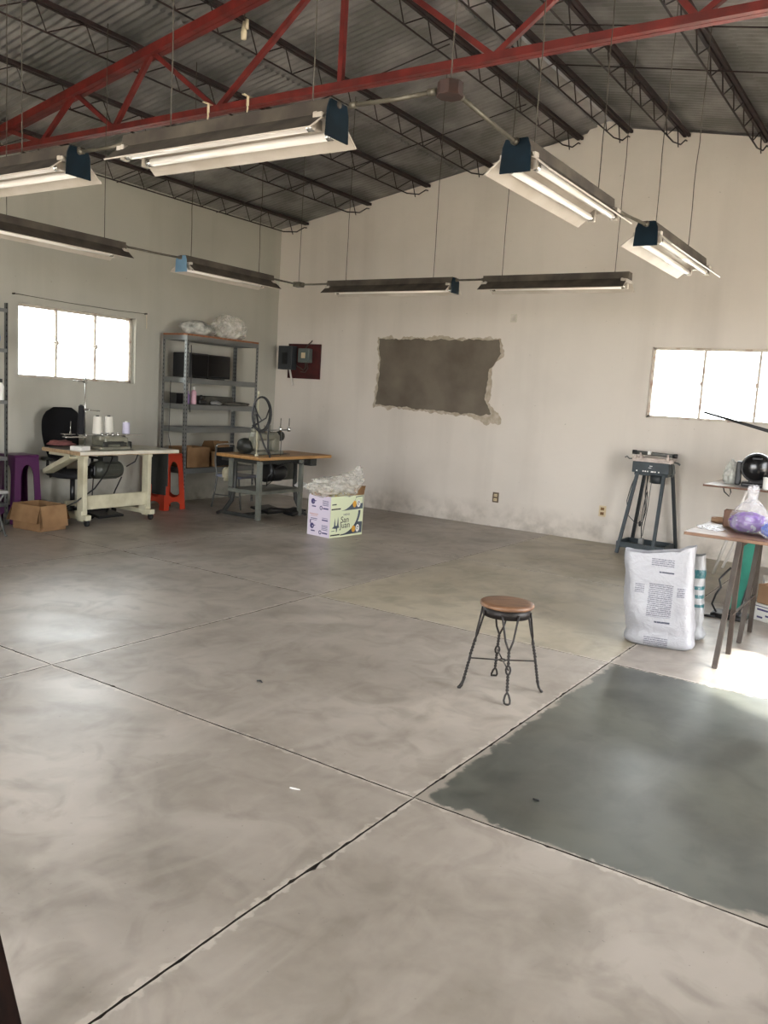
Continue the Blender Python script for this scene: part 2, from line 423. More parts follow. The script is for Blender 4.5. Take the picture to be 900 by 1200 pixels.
def wall_panel(b, u0, u1, z0, z1, holes, place):
    us = sorted({u0, u1, *[h[0] for h in holes], *[h[1] for h in holes]})
    zs = sorted({z0, z1, *[h[2] for h in holes], *[h[3] for h in holes]})
    for a, c in zip(us, us[1:]):
        for d, e in zip(zs, zs[1:]):
            if any(h[0] <= a and c <= h[1] and h[2] <= d and e <= h[3] for h in holes): continue
            place(b, (a+c)/2, (d+e)/2, c-a, e-d)
EZ = roof_z(XL)
W1 = (5.44, 7.02, 1.53, 2.32)      # left window: y0 y1 z0 z1
W3 = (.9, 3.1, 1.2, 2.5)         # assumed second left window, out of frame, added to brighten roof and floor
W2 = (-2.84, -.56, 1.51, 2.30)     # back window: x0 x1 z0 z1
D1 = (3.7, 6.1, 0, 2.75)            # assumed right doorway (out of frame), placed and sized for its light
D2 = (-4.4, -.6, 0, 2.75)          # assumed doorway behind the camera, added to light the near floor
b = MB(); wall_panel(b, YF-TH, YB+TH, -.1, EZ+.005, [W1, W3], lambda b, u, z, w, h: b.box((XL-TH/2, u, z), (TH, w, h)))
struct(b.build('wall_left', 'wall_left'))
b = MB(); wall_panel(b, XL, XR, -.1, roof_z(XR)-.1, [W2], lambda b, u, z, w, h: b.box((u, YB+TH/2, z), (w, TH, h)))
zt = roof_z(XR)-.1
gab = [(XL, zt), (XR, zt), (XR, roof_z(XR)+.005), (RX+.24, RZ-.24*SL+.005), (RX+.20, RZ+.028), (RX, RZ+.066), (RX-.20, RZ+.028), (RX-.24, RZ-.24*SL+.005), (XL, EZ+.005)]
b.prism(gab, -TH, frame((1, 0, 0), (0, 0, 1), (0, YB, 0)))
struct(b.build('wall_back', 'wall_back'))
b = MB(); wall_panel(b, YF-TH, YB+TH, -.1, roof_z(XR)+.005, [D1], lambda b, u, z, w, h: b.box((XR+TH/2, u, z), (TH, w, h)))
struct(b.build('wall_right', 'wall_back'))
b = MB(); wall_panel(b, XL, XR, -.1, zt, [D2], lambda b, u, z, w, h: b.box((u, YF-TH/2, z), (w, TH, h)))
b.prism(gab, TH, frame((1, 0, 0), (0, 0, 1), (0, YF, 0)))
struct(b.build('wall_front', 'wall_back'))
# unseen ground outside, coloured pale to throw light upward
b = MB(); b.box((-3.6, 3.5, -.22), (70, 70, .1)); struct(b.build('ground', 'ground'))

# door frames
b = MB()
for y in (D1[0]-.03, D1[1]+.03): b.box((XR+.1, y, D1[3]/2), (.24, .06, D1[3]+.06))
b.box((XR+.1, (D1[0]+D1[1])/2, D1[3]+.03), (.24, D1[1]-D1[0]+.12, .06)); struct(b.build('door_1', 'wframe'))
b = MB()
for x in (D2[0]-.03, D2[1]+.03): b.box((x, YF-.1, 1.4), (.06, .24, 2.86))
b.box(((D2[0]+D2[1])/2, YF-.1, 2.83), (D2[1]-D2[0]+.12, .24, .06)); struct(b.build('door_2_added', 'wframe'))  # frame of the unseen rear doorway, added for daylight

# windows
def window(name, u0, u1, z0, z1, n, place, handles):
    root = thing(name, '', '', (0, 0, 0)); del root['label']; del root['category']; root['kind'] = 'structure'
    f = MB(); w = .028; dp = .035
    for (a, c, d, e) in ((u0, u1, z0, z0+w), (u0, u1, z1-w, z1), (u0, u0+w, z0, z1), (u1-w, u1, z0, z1)):
        place(f, (a+c)/2, (d+e)/2, c-a, e-d, dp)
    f.build('window_frame', 'wframe', root)
    for k in range(1, n):
        u = u0+(u1-u0)*k/n; m_ = MB(); place(m_, u, (z0+z1)/2, .024, z1-z0-2*w, dp); o = m_.build('mullion', 'wframe', root)
        h = MB(); place(h, u, (z0+z1)/2+.01, .035, .05, .02, .03); place(h, u-.045, (z0+z1)/2+.012, .07, .012, .012, .04); h.build('latch', 'wframe', o)
    for k in range(n):
        a = u0+(u1-u0)*k/n; c = u0+(u1-u0)*(k+1)/n
        g = MB(); place(g, (a+c)/2, (z0+z1)/2, c-a-.024, z1-z0-2*w, .004); g.build('pane', 'glass', root)
    return root
window('window_1', *W1, 3, lambda b, u, z, w, h, d, o=0: b.box((XL-.10+o, u, z), (d, w, h)), 1)
window('window_3_added', *W3, 4, lambda b, u, z, w, h, d, o=0: b.box((XL-.10+o, u, z), (d, w, h)), 1)  # unseen window, added for the daylight it brings
window('window_2', *W2, 4, lambda b, u, z, w, h, d, o=0: b.box((u, YB+.07-o, z), (w, d, h)), 1)
portal('window_daylight_left', (XL-.17, (W1[0]+W1[1])/2, (W1[2]+W1[3])/2), (1, 0, 0), W1[1]-W1[0], W1[3]-W1[2])
portal('added_window_daylight', (XL-.17, (W3[0]+W3[1])/2, (W3[2]+W3[3])/2), (1, 0, 0), W3[1]-W3[0], W3[3]-W3[2])
portal('window_daylight_back', ((W2[0]+W2[1])/2, YB+.15, (W2[2]+W2[3])/2), (0, -1, 0), W2[1]-W2[0], W2[3]-W2[2])
portal('door_daylight_right', (XR+.15, (D1[0]+D1[1])/2, D1[3]/2), (-1, 0, 0), D1[1]-D1[0], D1[3])
portal('added_door_daylight', ((D2[0]+D2[1])/2, YF-.15, 1.4), (0, 1, 0), D2[1]-D2[0], 2.8)

# curtain rod over the left window (thin wire on two nails)
t = thing('curtain_wire', 'thin wire stretched on nails above the left window', 'wire', (XL+.03, 6.2, 2.345))
b = MB(); b.tube([(0, -.83, .06), (0, -.2, .045), (0, .5, .04), (0, .95, .05)], .003, 5); b.build('wire', 'wire', t)
for y, z in ((-.83, .06), (.95, .05)):
    b = MB(); b.tube([(-.03, y, z), (.012, y, z)], .009, 6); b.build('nail', 'wire', t)
b = MB(); b.tube([(0.005, .95, .05), (.006, .953, -.02), (.006, .955, -.13)], .004, 5); b.build('cord_end', 'tape', t)

# corrugated roof
def roof_sheet(b, xa, xb, dz, ya, yb, mi):
    pitch, amp = .076, .0125; per = 8; n = int((yb-ya)/pitch*per); nx = 6
    rows = []
    for i in range(nx+1):
        x = xa+(xb-xa)*i/nx; row = []
        for j in range(n+1):
            y = ya+(yb-ya)*j/n
            z = roof_z(x)+.012+dz+amp*math.sin(2*PI*y/pitch)+.006*noise.noise(Vector((x*1.1, y*.7, 2)))
            row.append(b.bm.verts.new((x, y, z)))
        rows.append(row)
    fs = [b.bm.faces.new((rows[i][j], rows[i+1][j], rows[i+1][j+1], rows[i][j+1])) for i in range(nx) for j in range(n)]
    b.mi = mi; b._fin(fs, True)
b = MB()
for sgn in (-1, 1):
    far_ = (RX-(XL-.45)) if sgn < 0 else (XR+.45-RX)
    cuts = [0.12, far_*.36, far_*.70, far_]
    for k in range(3):
        a0 = cuts[k]; a1 = cuts[k+1]+(.16 if k < 2 else 0)
        roof_sheet(b, RX+sgn*a0, RX+sgn*a1, -.0 + (.036 if k == 0 else .018 if k == 1 else 0), YF-.5, YB+.45, 0)
# ridge cap
b.prism([(-.22, -.22*SL+.065), (0, .075), (.22, -.22*SL+.065), (.22, -.22*SL+.068), (0, .079), (-.22, -.22*SL+.068)], YB-YF+.9,
        frame((1, 0, 0), (0, 0, 1), (RX, YB+.45, RZ)))
struct(b.build('ceiling', 'roof'))

# lattice roof joists running front to back
JX = [(-7.95, 'steel lattice roof joist closest to the left wall'), (-6.87, 'steel lattice roof joist, second from the left wall'),
      (-5.95, 'steel lattice roof joist, third from the left wall'), (-5.05, 'steel lattice roof joist, fourth from the left wall'),
      (-3.92, 'steel lattice roof joist just left of the roof ridge'), (-3.34, 'steel lattice roof joist just right of the roof ridge, beside the bright sheet gap'),
      (-2.70, 'steel lattice roof joist, first one on the right slope past the ridge pair'), (-1.87, 'steel lattice roof joist, second on the right slope past the ridge pair'),
      (-.95, 'steel lattice roof joist, third on the right slope past the ridge pair')]
def make_joist(x, label):
    zt_ = roof_z(x)-.012-.02; dpt = .20
    t = thing('roof_joist', label, 'roof joist', (x, 0, zt_), group='lattice roof joists')
    b = MB(); tl = math.atan(SL)*(1 if x < RX else -1)
    for sx in (-.022, .022): b.box((sx, (YB+YF)/2, 0), (.03, YB-YF+.1, .03))
    b.build('top_chord', 'joist', t)
    b = MB(); y1 = YB-.06
    b.tube([(0, YF, 0), (0, YF+.25, -dpt), (0, YB-.5, -dpt), (0, YB-.22, -dpt*.75), (0, y1, -.06), (0, YB+.02, -.05)], .008, 6); b.build('bottom_rod', 'joist', t)
    b = MB(); pts = []; y = YB-.30; k = 0
    while y > YF+.3:
        pts.append((0, y, -dpt if k % 2 == 0 else -.01)); y -= (.10 if k % 2 == 0 else .34); k += 1
    b.tube(pts, .0065, 5); b.build('web_rod', 'joist', t)
for x, l in JX: make_joist(x, l)

# red roof truss
YT, ZB = 4.65, 3.565
t = thing('roof_truss', 'red painted steel truss spanning the hall under the roof', 'roof truss', (RX, YT, ZB))
zc = lambda x: roof_z(x)-.335-ZB           # centre line of the top chord
b = MB()
for dy in (-.022, .022): b.bar((XL-RX, dy, 0), (XR-RX, dy, 0), .038, .045)
b.build('bottom_chord', 'red', t)
for sgn, xe in ((-1, XL-RX), (1, XR-RX)):
    b = MB()
    for dy in (-.026, .026): b.bar((0, dy, zc(RX)), (xe, dy, zc(RX+xe)), .046, .065)
    b.build('top_chord', 'red', t)
for sgn in (-1, 1):
    prev = 0.0
    bn = [1.13, 2.29, 3.25]; tn = [1.85, 2.80, 3.8]
    segs = [(0, bn[0]), (tn[0], bn[0]), (tn[0], bn[1]), (tn[1], bn[1]), (tn[1], bn[2]), (tn[2], bn[2])]
    for tx, bx in segs:
        b = MB(); b.bar((sgn*tx, 0, zc(RX+sgn*tx)), (sgn*bx, 0, .01), .034, .034, up=(0, 1, 0)); b.build('brace', 'red', t)
b = MB(); b.bar((0, 0, 0), (0, 0, zc(RX)), .036, .036); b.build('king_post', 'red', t)
for x in (-2.40, -1.45, -1.23):
    pass
for k, (dx, lab) in enumerate(((-1.17, 'scrap of cream tape tied round the red truss chord, left one'), (-.78, 'scrap of cream tape tied round the red truss chord, right one'))):
    q = thing('tape_scrap', lab, 'tape', (RX+dx, YT, ZB), group='tape scraps on the truss')
    b = MB(); b.box((0, -.052, 0), (.022, .004, .06)); b.box((0, -.0525, .034), (.022, .10, .006)); b.build('tape_loop', 'tape', q)
    b = MB(); b.tube([(0, -.054, -.028), (.006, -.058, -.05), (-.004, -.056, -.075)], [.006, .007, .004], 6); b.build('tape_tail', 'tape', q)

# sag rods across the roof
for k, (xa, xb, y, lab) in enumerate(((-8.3, -3.95, 3.3, 'thin steel tie rod under the left roof slope, nearer one'), (-8.3, -3.95, 6.6, 'thin steel tie rod under the left roof slope, between truss and back wall'),
                                  (-3.3, .9, 7.4, 'thin steel tie rod under the right roof slope, farther one'), (-3.3, .9, 6.5, 'thin steel tie rod under the right roof slope, middle one'),
                                  (-8.3, -3.95, 8.2, 'thin steel tie rod under the left roof slope, closest to the back wall'), (-3.3, .9, 5.4, 'thin steel tie rod under the right roof slope, just behind the truss'))):
    o = MB(); za = roof_z(xa)-.09; zb_ = roof_z(xb)-.09; o.tube([(xa, y, za), ((xa+xb)/2, y+.03, (za+zb_)/2-.015), (xb, y, zb_)], .006, 6)
    tag(o.build('tie_rod', 'joist'), lab, 'tie rod', 'roof tie rods')

# small plug hanging in the roof
t = thing('hanging_lamp_socket', 'small cream lamp socket dangling from the roof left of the ridge', 'lamp socket', (-4.83, 5.0, 4.27))
b = MB(); b.lathe([(0, -.07), (.02, -.068), (.024, -.02), (.018, .02), (.012, .06), (0, .065)], seg=12); b.lathe([(0, -.02), (.015, -.018), (.013, .05), (0, .055)], (.028, .0, .02), seg=10); b.build('socket', 'tape', t)
b = MB(); b.tube([(0, 0, .06), (.004, 0, .15), (0, 0, roof_z(-4.83)-4.27+.01)], .004, 6); b.build('flex', 'wire', t)

# ---------------------------------------------------------------- fluorescent lights
ZL = 2.63                                    # underside of the channel
def fixture(label, cx, cy, length, along, plate, wires, plate_mat='blue', tint='shade_out'):
    """along 'x' or 'y'; plate: which local ends carry the blue plate"""
    t = thing('fluorescent_light', label, 'ceiling light', (cx, cy, ZL), 0 if along == 'x' else PI/2, 'hanging fluorescent lights')
    L2 = length/2
    b = MB(); b.prism([(-.05, 0), (.05, 0), (.042, .06), (-.042, .06)], length, frame((0, 1, 0), (0, 0, 1), (-L2, 0, 0))); b.build('channel', tint, t)
    prof = [(-.155, -.075), (-.150, -.080), (-.050, -.002), (.050, -.002), (.150, -.080), (.155, -.075), (.053, .004), (-.053, .004)]
    b = MB(); n0 = len(b.bm.faces)
    b.prism(prof, length-.01, frame((0, 1, 0), (0, 0, 1), (-L2+.005, 0, 0)))
    o = b.build('reflector', ['shade_in', tint], t)
    o.data.update()
    for p in o.data.polygons:
        c = p.center
        # outer skins (pointing up and away) carry the dusty brown paint
        if p.normal.z > .3: p.material_index = 1
    for sy in (-.062, .062):
        b = MB(); b.tube([(-L2+.06, sy, -.045), (L2-.06, sy, -.045)], .018, 12)
        k = b.build('tube', 'tube', t)
        for sx in (-1, 1):
            c = MB(); c.tube([(sx*(L2-.085), sy, -.045), (sx*(L2-.055), sy, -.045)], .0187, 12); c.build('end_cap', 'chrome', k)
    for sx in (-1, 1):
        b = MB()
        for sy in (-.062, .062): b.box((sx*(L2-.042), sy, -.03), (.022, .042, .07), bev=.006)
        b.box((sx*(L2-.02), 0, -.012), (.03, .17, .024), bev=.004); b.build('lamp_holder', 'shade_in', t)
    for sx in plate:
        b = MB(); Mx = frame((0, 1, 0), (0, 0, 1), (sx*(L2+.004) if sx > 0 else sx*(L2+.012), 0, 0))
        b.prism([(-.072, -.085), (.072, -.085), (.066, .02), (.052, .055), (-.052, .055), (-.066, .02)], .008, Mx)
        b.m(1).tube([(sx*(L2+.010), -.0, .045), (sx*(L2+.016), 0, .045)], .014, 10)
        b.build('end_plate', [plate_mat, 'wire'], t)
    rzx = 0 if along == 'x' else 1
    for f in wires:
        px = f*L2; wx = cx+(px if along == 'x' else 0); h = roof_z(wx)-.02-ZL
        b = MB(); pts = []
        for k in range(13):
            u = k/12; pts.append((px+.012*noise.noise(Vector((wx, u*6, cy)))*math.sin(PI*u), .012*noise.noise(Vector((u*6, wx, cy+4)))*math.sin(PI*u), .06+(h-.06)*u))
        b.tube(pts, .0032, 5); b.build('hanging_wire', 'wire', t)
    return t
fixture('fluorescent light in the front row with blue right end plate, hung under the red truss', -2.75, 2.745, 1.22, 'x', (1,), (-.55, .8))
fixture('fluorescent light cut by the left frame edge, dark plate on its right end', -4.42, 2.745, 1.33, 'x', (1,), (-.6, .3), 'blue')
fixture('long fluorescent light running along the left wall, plain ends, above the left window', -5.86, 4.08, 1.30, 'y', (), (-.6, .72))
fixture('fluorescent light with a pale blue plate on its near end, beside the left wall', -5.80, 5.92, 1.18, 'y', (-1,), (-.82, .7), 'paleblue')
fixture('fluorescent light on the back row above the cement patch, teal plate on right end', -4.66, 6.95, 1.46, 'x', (1,), (-.72, .68))
fixture('fluorescent light on the back row right of the cement patch, no coloured end plate', -2.95, 6.95, 1.33, 'x', (), (-.75, .8))
fixture('larger fluorescent light on the right row with a blue plate facing the viewer', -1.675, 4.0, 1.15, 'y', (-1,), (-.7, .75))
fixture('fluorescent light at the far end of the right row, smaller blue plate', -1.62, 5.80, 1.31, 'y', (-1,), (-.75, .45))

ZC = ZL+.035
def pipe(label, pts):
    b = MB(); b.tube(pts, .0095, 8)
    for p, q in ((pts[0], pts[1]), (pts[-1], pts[-2])):
        d = (Vector(q)-Vector(p)).normalized(); b.tube([Vector(p)-d*.002, Vector(p)+d*.03], .014, 8)
    tag(b.build('conduit_pipe', 'conduit'), label, 'conduit', 'conduit between the lights')
pipe('conduit between the blue plate light under the truss and the brown octagon box', [(-2.07, 2.745, ZC), (-1.86, 2.748, ZC-.004), (-1.69, 2.75, ZC)])
pipe('conduit from brown octagon box to the large blue plated light', [(-1.63, 2.81, ZC), (-1.65, 3.1, ZC-.003), (-1.675, 3.40, ZC)])
pipe('conduit joining the two lights of the right row', [(-1.675, 4.58, ZC), (-1.65, 4.85, ZC-.004), (-1.62, 5.13, ZC)])
pipe('short conduit between the two front row lights at the left', [(-3.74, 2.745, ZC), (-3.55, 2.745, ZC-.003), (-3.35, 2.745, ZC)])
pipe('conduit joining the two lights along the left wall', [(-5.86, 4.74, ZC), (-5.83, 5.05, ZC-.004), (-5.80, 5.32, ZC)])
pipe('short conduit from the left wall lights to the grey corner fitting', [(-5.80, 6.52, ZC), (-5.80, 6.7, ZC), (-5.80, 6.90, ZC)])
pipe('conduit from grey corner fitting to the back row', [(-5.75, 6.95, ZC), (-5.6, 6.95, ZC-.002), (-5.40, 6.95, ZC)])
pipe('conduit joining the two back row lights', [(-3.92, 6.95, ZC), (-3.75, 6.95, ZC), (-3.62, 6.95, ZC)])
t = thing('junction_box', 'rust brown octagonal junction box where two conduits meet under the truss', 'junction box', (-1.63, 2.75, ZC), PI/8)
b = MB(); b.lathe([(.047, -.022), (.047, .022)], seg=8); [setattr(f, 'smooth', False) for f in b.bm.faces]; b.build('box', 'brownbox', t)
b = MB(); b.lathe([(.050, -.027), (.050, -.021)], seg=8); [setattr(f, 'smooth', False) for f in b.bm.faces]; b.build('cover', 'brownbox', t)
b = MB(); b.tube([(0, 0, .02), (.004, .003, .9), (0, 0, roof_z(-1.63)-ZC-.01)], .003, 5); b.build('hanging_wire', 'wire', t)
t = thing('conduit_fitting', 'small grey conduit corner fitting hung by the left rear corner', 'junction box', (-5.80, 6.95, ZC))
b = MB(); b.box((0, 0, 0), (.09, .09, .05), bev=.008); b.build('box', 'conduit', t)
b = MB(); b.tube([(0, 0, .02), (.005, 0, .8), (0, 0, roof_z(-5.8)-ZC-.01)], .003, 5); b.build('hanging_wire', 'wire', t)

# ---------------------------------------------------------------- on the back wall
# cement patch where a window was blocked up
def ragged(corners, amp, step, seed):
    out = []
    n = len(corners)
    for i in range(n):
        p, q = Vector((*corners[i], 0)), Vector((*corners[(i+1) % n], 0)); k = max(1, int((q-p).length/step))
        d = (q-p).normalized(); nn = Vector((d.y, -d.x, 0))
        for j in range(k):
            P = p.lerp(q, j/k); a = noise.noise(Vector((P.x*7, P.y*7, seed)))*amp+noise.noise(Vector((P.x*25, P.y*25, seed)))*amp*.5
            P = P+nn*a; out.append((P.x, P.y))
    return out
patch = [(-6.575, 1.45), (-5.6, 1.42), (-4.93, 1.40), (-4.80, 1.42), (-4.90, 1.62), (-4.86, 1.98), (-4.72, 2.18), (-4.76, 2.35), (-5.7, 2.34), (-6.57, 2.34), (-6.53, 1.9)]
halo = [(-6.61, 1.42), (-5.6, 1.385), (-4.97, 1.365), (-4.84, 1.27), (-4.67, 1.31), (-4.66, 1.42), (-4.84, 1.56), (-4.82, 1.96), (-4.68, 2.17), (-4.73, 2.375), (-5.7, 2.365), (-6.60, 2.365), (-6.565, 1.9)]
t = thing('cement_patch', 'raw grey cement patch with ragged edges on the back wall', 'wall patch', (0, YB-.0015, 0))
F = frame((1, 0, 0), (0, 0, 1), (0, 0, 0))
b = MB(); b.prism(ragged(patch, .026, .018, 1), .010, F); b.build('cement_fill', 'cement', t)
b = MB(); b.prism(ragged(halo, .045, .014, 4), .004, F); b.build('chipped_edge', 'rubble', t)

# electrical board
t = thing('electrical_board', 'maroon wooden board with two grey breaker boxes near the back corner', 'electrical panel', (-7.93, YB, 2.0))
b = MB(); b.box((.06, -.012, 0), (.60, .024, .50), bev=.003); b.build('backboard', 'maroon', t)
b = MB(); b.box((-.20, -.085, .04), (.26, .12, .34), bev=.008); o = b.build('breaker_box', 'panelgrey', t)
b = MB(); b.box((-.20, -.149, .03), (.10, .008, .17), bev=.003); b.box((-.17, -.156, .04), (.025, .014, .04), bev=.003); b.build('box_door', 'black', o)
b = MB(); b.box((.12, -.07, .08), (.20, .09, .20), bev=.008); o = b.build('breaker_box', 'panelgrey2', t)
b = MB(); b.box((.12, -.118, .08), (.07, .008, .08), bev=.002); b.build('switch', 'plate', o)
b = MB(); b.tube([(.13, -.07, -.02), (.13, -.06, -.09), (.08, -.05, -.13), (.02, -.05, -.10), (-.06, -.06, -.06)], .009, 7); b.tube([(.16, -.07, -.02), (.165, -.05, -.10), (.11, -.045, -.16), (.03, -.05, -.15)], .006, 7)
b.tube([(.10, -.05, .18), (.14, -.04, .24), (.18, -.03, .27), (.2, -.02, .30)], .009, 7); b.build('cable', 'wire', t)
b = MB(); b.tube([(-.17, -.06, -.12), (-.15, -.05, -.22), (-.12, -.03, -.36)], .014, 8); b.build('white_cable_end', 'whitecable', t)

def outlet(label, x, z, m1):
    t = thing('wall_outlet', label, 'wall outlet', (x, YB, z), group='outlets low on the back wall')
    b = MB(); b.box((0, -.004, 0), (.085, .010, .13), bev=.003); b.build('face_plate', m1, t)
    for dz in (-.028, .028):
        b = MB(); b.box((0, -.0115, dz), (.045, .006, .034), bev=.004)
        b.m(1).box((-.008, -.0150, dz), (.004, .002, .014)); b.box((.008, -.0150, dz), (.004, .002, .014)); b.build('socket', ['plate' if m1 == 'dkplate' else 'card', 'hole'], t)
outlet('brownish wall outlet low on the back wall under the cement patch', -4.634, .375, 'dkplate')
outlet('cream wall outlet low on the back wall, left of the blue machine stand', -3.231, .375, 'plate')
t = thing('blank_switch_plate', 'small pale blank plate high on the back wall right of the patch', 'wall plate', (-4.585, YB, 2.62))
b = MB(); b.box((0, -.004, 0), (.08, .010, .10), bev=.003); b.build('face_plate', 'topwhite', t)
b = MB(); b.box((0, -.0105, 0), (.05, .003, .07)); b.build('insert', 'wall_back', t)

# ---------------------------------------------------------------- wrought iron stool
t = thing('iron_stool', 'low stool with round wooden seat and twisted black iron legs', 'stool', (-1.838, 4.074, 0), math.radians(35))
b = MB(); b.lathe([(0, .474), (.135, .474), (.144, .478), (.147, .486), (.145, .494), (.138, .499), (.11, .501), (0, .499)], seg=48); b.build('seat', 'stoolwood', t)
b = MB(); b.lathe([(.118, .425), (.128, .425), (.129, .474), (.118, .474)], seg=48); b.build('apron_ring', 'iron', t)
for k in range(4):
    a = k*PI/2; ca, sa = math.cos(a), math.sin(a)
    def P(r, tg, z): return (r*ca - tg*sa, r*sa + tg*ca, z)
    b = MB()
    for s in (-1, 1):
        pts = [P(.124, s*.045, .455), P(.128, s*.040, .43), P(.150, s*.020, .32)]
        for q in range(9):                                         # upper twist
            u = q/8; z = .27-.07*u; pts.append(P(.160+.017*u+.004*math.cos(q*PI/2+(s-1)*PI/2), s*0+.004*math.sin(q*PI/2+(s-1)*PI/2), z))
        pts += [P(.178, s*.009, .188), P(.180, s*.012, .175), P(.183, s*.009, .160)]   # eye that takes the cross brace
        for q in range(11):                                        # lower twist
            u = q/10; z = .148-.085*u; pts.append(P(.186+.016*u+.004*math.cos(q*PI/2+(s-1)*PI/2), .004*math.sin(q*PI/2+(s-1)*PI/2), z))
        pts += [P(.206, s*.010, .045), P(.214, s*.016, .022), P(.224, s*.014, .008), P(.231, s*.005, .006), P(.232, 0, .006)]
        b.tube(pts, .0056, 8)
    b.build('leg', 'iron', t)
b = MB()
for k in range(4):
    a = k*PI/2; b.tube([(.018*math.cos(a), .018*math.sin(a), .172), (.1*math.cos(a), .1*math.sin(a), .174), (.182*math.cos(a), .182*math.sin(a), .175)], .004, 8)
b.tube([(.018*math.cos(q*PI/8), .018*math.sin(q*PI/8), .172) for q in range(16)], .004, 6, closed=True); b.build('cross_brace', 'iron', t)

# ---------------------------------------------------------------- overlock table by the left window
t = thing('sewing_table', 'cream steel sewing table with pale laminate top on casters under the left window', 'sewing table', (-7.75, 6.18, 0))
b = MB(); b.box((0, 0, .775), (.66, 1.36, .04), bev=.006); b.build('tabletop', 'topwhite', t)
b = MB(); b.box((0, -.682, .775), (.655, .004, .038)); b.box((.332, 0, .756), (.004, 1.35, .006)); b.build('edge_band', 'ply', t)
for s, yy in ((-1, -.60), (1, .26)):
    b = MB(); b.box((.26, yy, .40), (.10, .055 if s < 0 else .05, .70), bev=.004); b.box((.02, yy, .735), (.60, .06, .03), bev=.004)
    b.box((.02, yy+.0, .095), (.70, .07, .055), bev=.006); b.box((.24, yy, .13), (.12, .075, .06), bev=.004); b.build('leg_frame', 'cream', t)
    for xx in (-.30, .34):
        b = MB(); R = Matrix.Rotation(PI/2, 3, 'Y'); b.lathe([(.012, -.014), (.034, -.012), (.036, 0), (.034, .012), (.012, .014)], (xx, yy, .037), Matrix.Rotation(PI/2, 3, 'X'), 16)
        b.box((xx, yy, .064), (.035, .045, .02)); b.build('caster', 'rubber', t)
b = MB(); b.box((.265, -.17, .245), (.025, .84, .15), bev=.004); b.box((-.05, -.17, .20), (.025, .84, .06), bev=.004); b.build('cross_panel', 'cream', t)
b = MB(); b.box((.06, .62, .55), (.30, .012, .40), bev=.003); b.box((.06, .62, .30), (.24, .012, .12), bev=.003); b.build('rear_panel', 'castiron', t)
b = MB(); b.lathe([(.0, -.20), (.06, -.2), (.095, -.18), (.10, -.10), (.10, .12), (.085, .16), (.03, .20), (0, .2)], (.10, -.16, .57), Matrix.Rotation(-PI/2, 3, 'X'), 22)
for k in range(10):
    a = k*PI/5; b.box((.10+.1*math.cos(a), -.16, .57+.1*math.sin(a)), (.012, .20, .012))
b.m(1).box((.10, -.15, .69), (.10, .20, .06), bev=.006); b.m(2).lathe([(0, -.02), (.05, -.02), (.05, .02), (0, .02)], (.10, -.39, .57), Matrix.Rotation(-PI/2, 3, 'X'), 18); b.box((.10, -.33, .57), (.1, .09, .13), bev=.02)
b.build('motor', ['motor', 'castiron', 'black'], t)
b = MB(); b.box((-.02, -.66, .625), (.50, .14, .022), Euler((0, math.radians(-24), 0)), .004); b.box((-.02, -.725, .640), (.50, .012, .05), Euler((0, math.radians(-24), 0)), .003); b.build('waste_chute', 'cream', t)
b = MB(); b.box((.06, -.16, .068), (.26, .34, .03), Euler((0, math.radians(6), 0)), .008); b.box((-.06, -.16, .085), (.03, .30, .05)); b.build('foot_pedal', 'black', t)
b = MB(); b.tube([(.06, -.13, .09), (.09, -.1, .2), (.07, -.02, .33), (.1, .04, .48)], .008, 6); b.tube([(.08, -.35, .1), (.09, -.345, .3), (.1, -.34, .50)], .006, 6)
b.tube([(.24, -.20, .72), (.29, -.32, .56), (.33, -.50, .40), (.26, -.68, .26), (.05, -.80, .13), (-.1, -.82, .02)], .008, 7); b.tube([(.14, .07, .60), (.2, .14, .66), (.18, .2, .74)], .007, 6); b.build('power_cord', 'black', t)

# overlock machine
TZ = .795
t = thing('overlock_machine', 'grey overlock sewing machine with thread stand on the cream table', 'sewing machine', (-7.72, 6.05, TZ))
b = MB(); b.box((0, 0, .018), (.36, .40, .036), bev=.008); b.box((.02, .04, .085), (.24, .32, .11), bev=.018); b.box((.07, -.02, .125), (.12, .32, .05), bev=.014); b.build('body', 'machine', t)
b = MB(); b.box((.145, .02, .075), (.012, .22, .035), bev=.004); b.box((.15, -.12, .06), (.016, .06, .06), bev=.006); b.box((.15, .12, .058), (.02, .08, .045), bev=.006); b.box((.12, .22, .05), (.05, .05, .08), bev=.01); b.box((0, 0, .002), (.40, .44, .004)); b.build('cover_plate', 'machine_dk', t)
b = MB()
for k in range(4): b.lathe([(0, 0), (.012, 0), (.014, .012), (.010, .02), (.016, .026), (.016, .034), (0, .036)], (.09, -.12+.07*k, .15), seg=12)
b.build('tension_dial', 'chrome', t)
b = MB(); b.lathe([(.05, -.012), (.055, 0), (.05, .012)], (0, .235, .10), Matrix.Rotation(PI/2, 3, 'X'), 20); b.build('handwheel', 'machine_dk', t)
b = MB(); b.box((.02, .03, .24), (.03, .03, .10)); b.lathe([(0, 0), (.026, 0), (.03, .03), (.02, .055), (0, .06)], (.02, .03, .27), seg=14); b.build('lamp_head', 'chrome', t)
b = MB(); b.tube([(.02, -.29, .0), (.02, -.29, .42), (.02, -.29, .80)], .008, 8); b.lathe([(.018, 0), (.018, .03)], (.02, -.29, 0), seg=12); b.tube([(.02, -.29, .38), (.02, -.29, .44)], .013, 8); b.build('stand_pole', 'chrome', t)
b = MB(); b.tube([(.02, -.44, .735), (.02, -.28, .725)], .007, 7); b.tube([(.02, -.30, .425), (.02, -.10, .415)], .006, 7); b.box((.02, -.29, .73), (.03, .03, .04)); b.tube([(.02, -.36, .435), (.02, -.25, .43)], .009, 7); b.build('guide_arm', 'chrome', t)
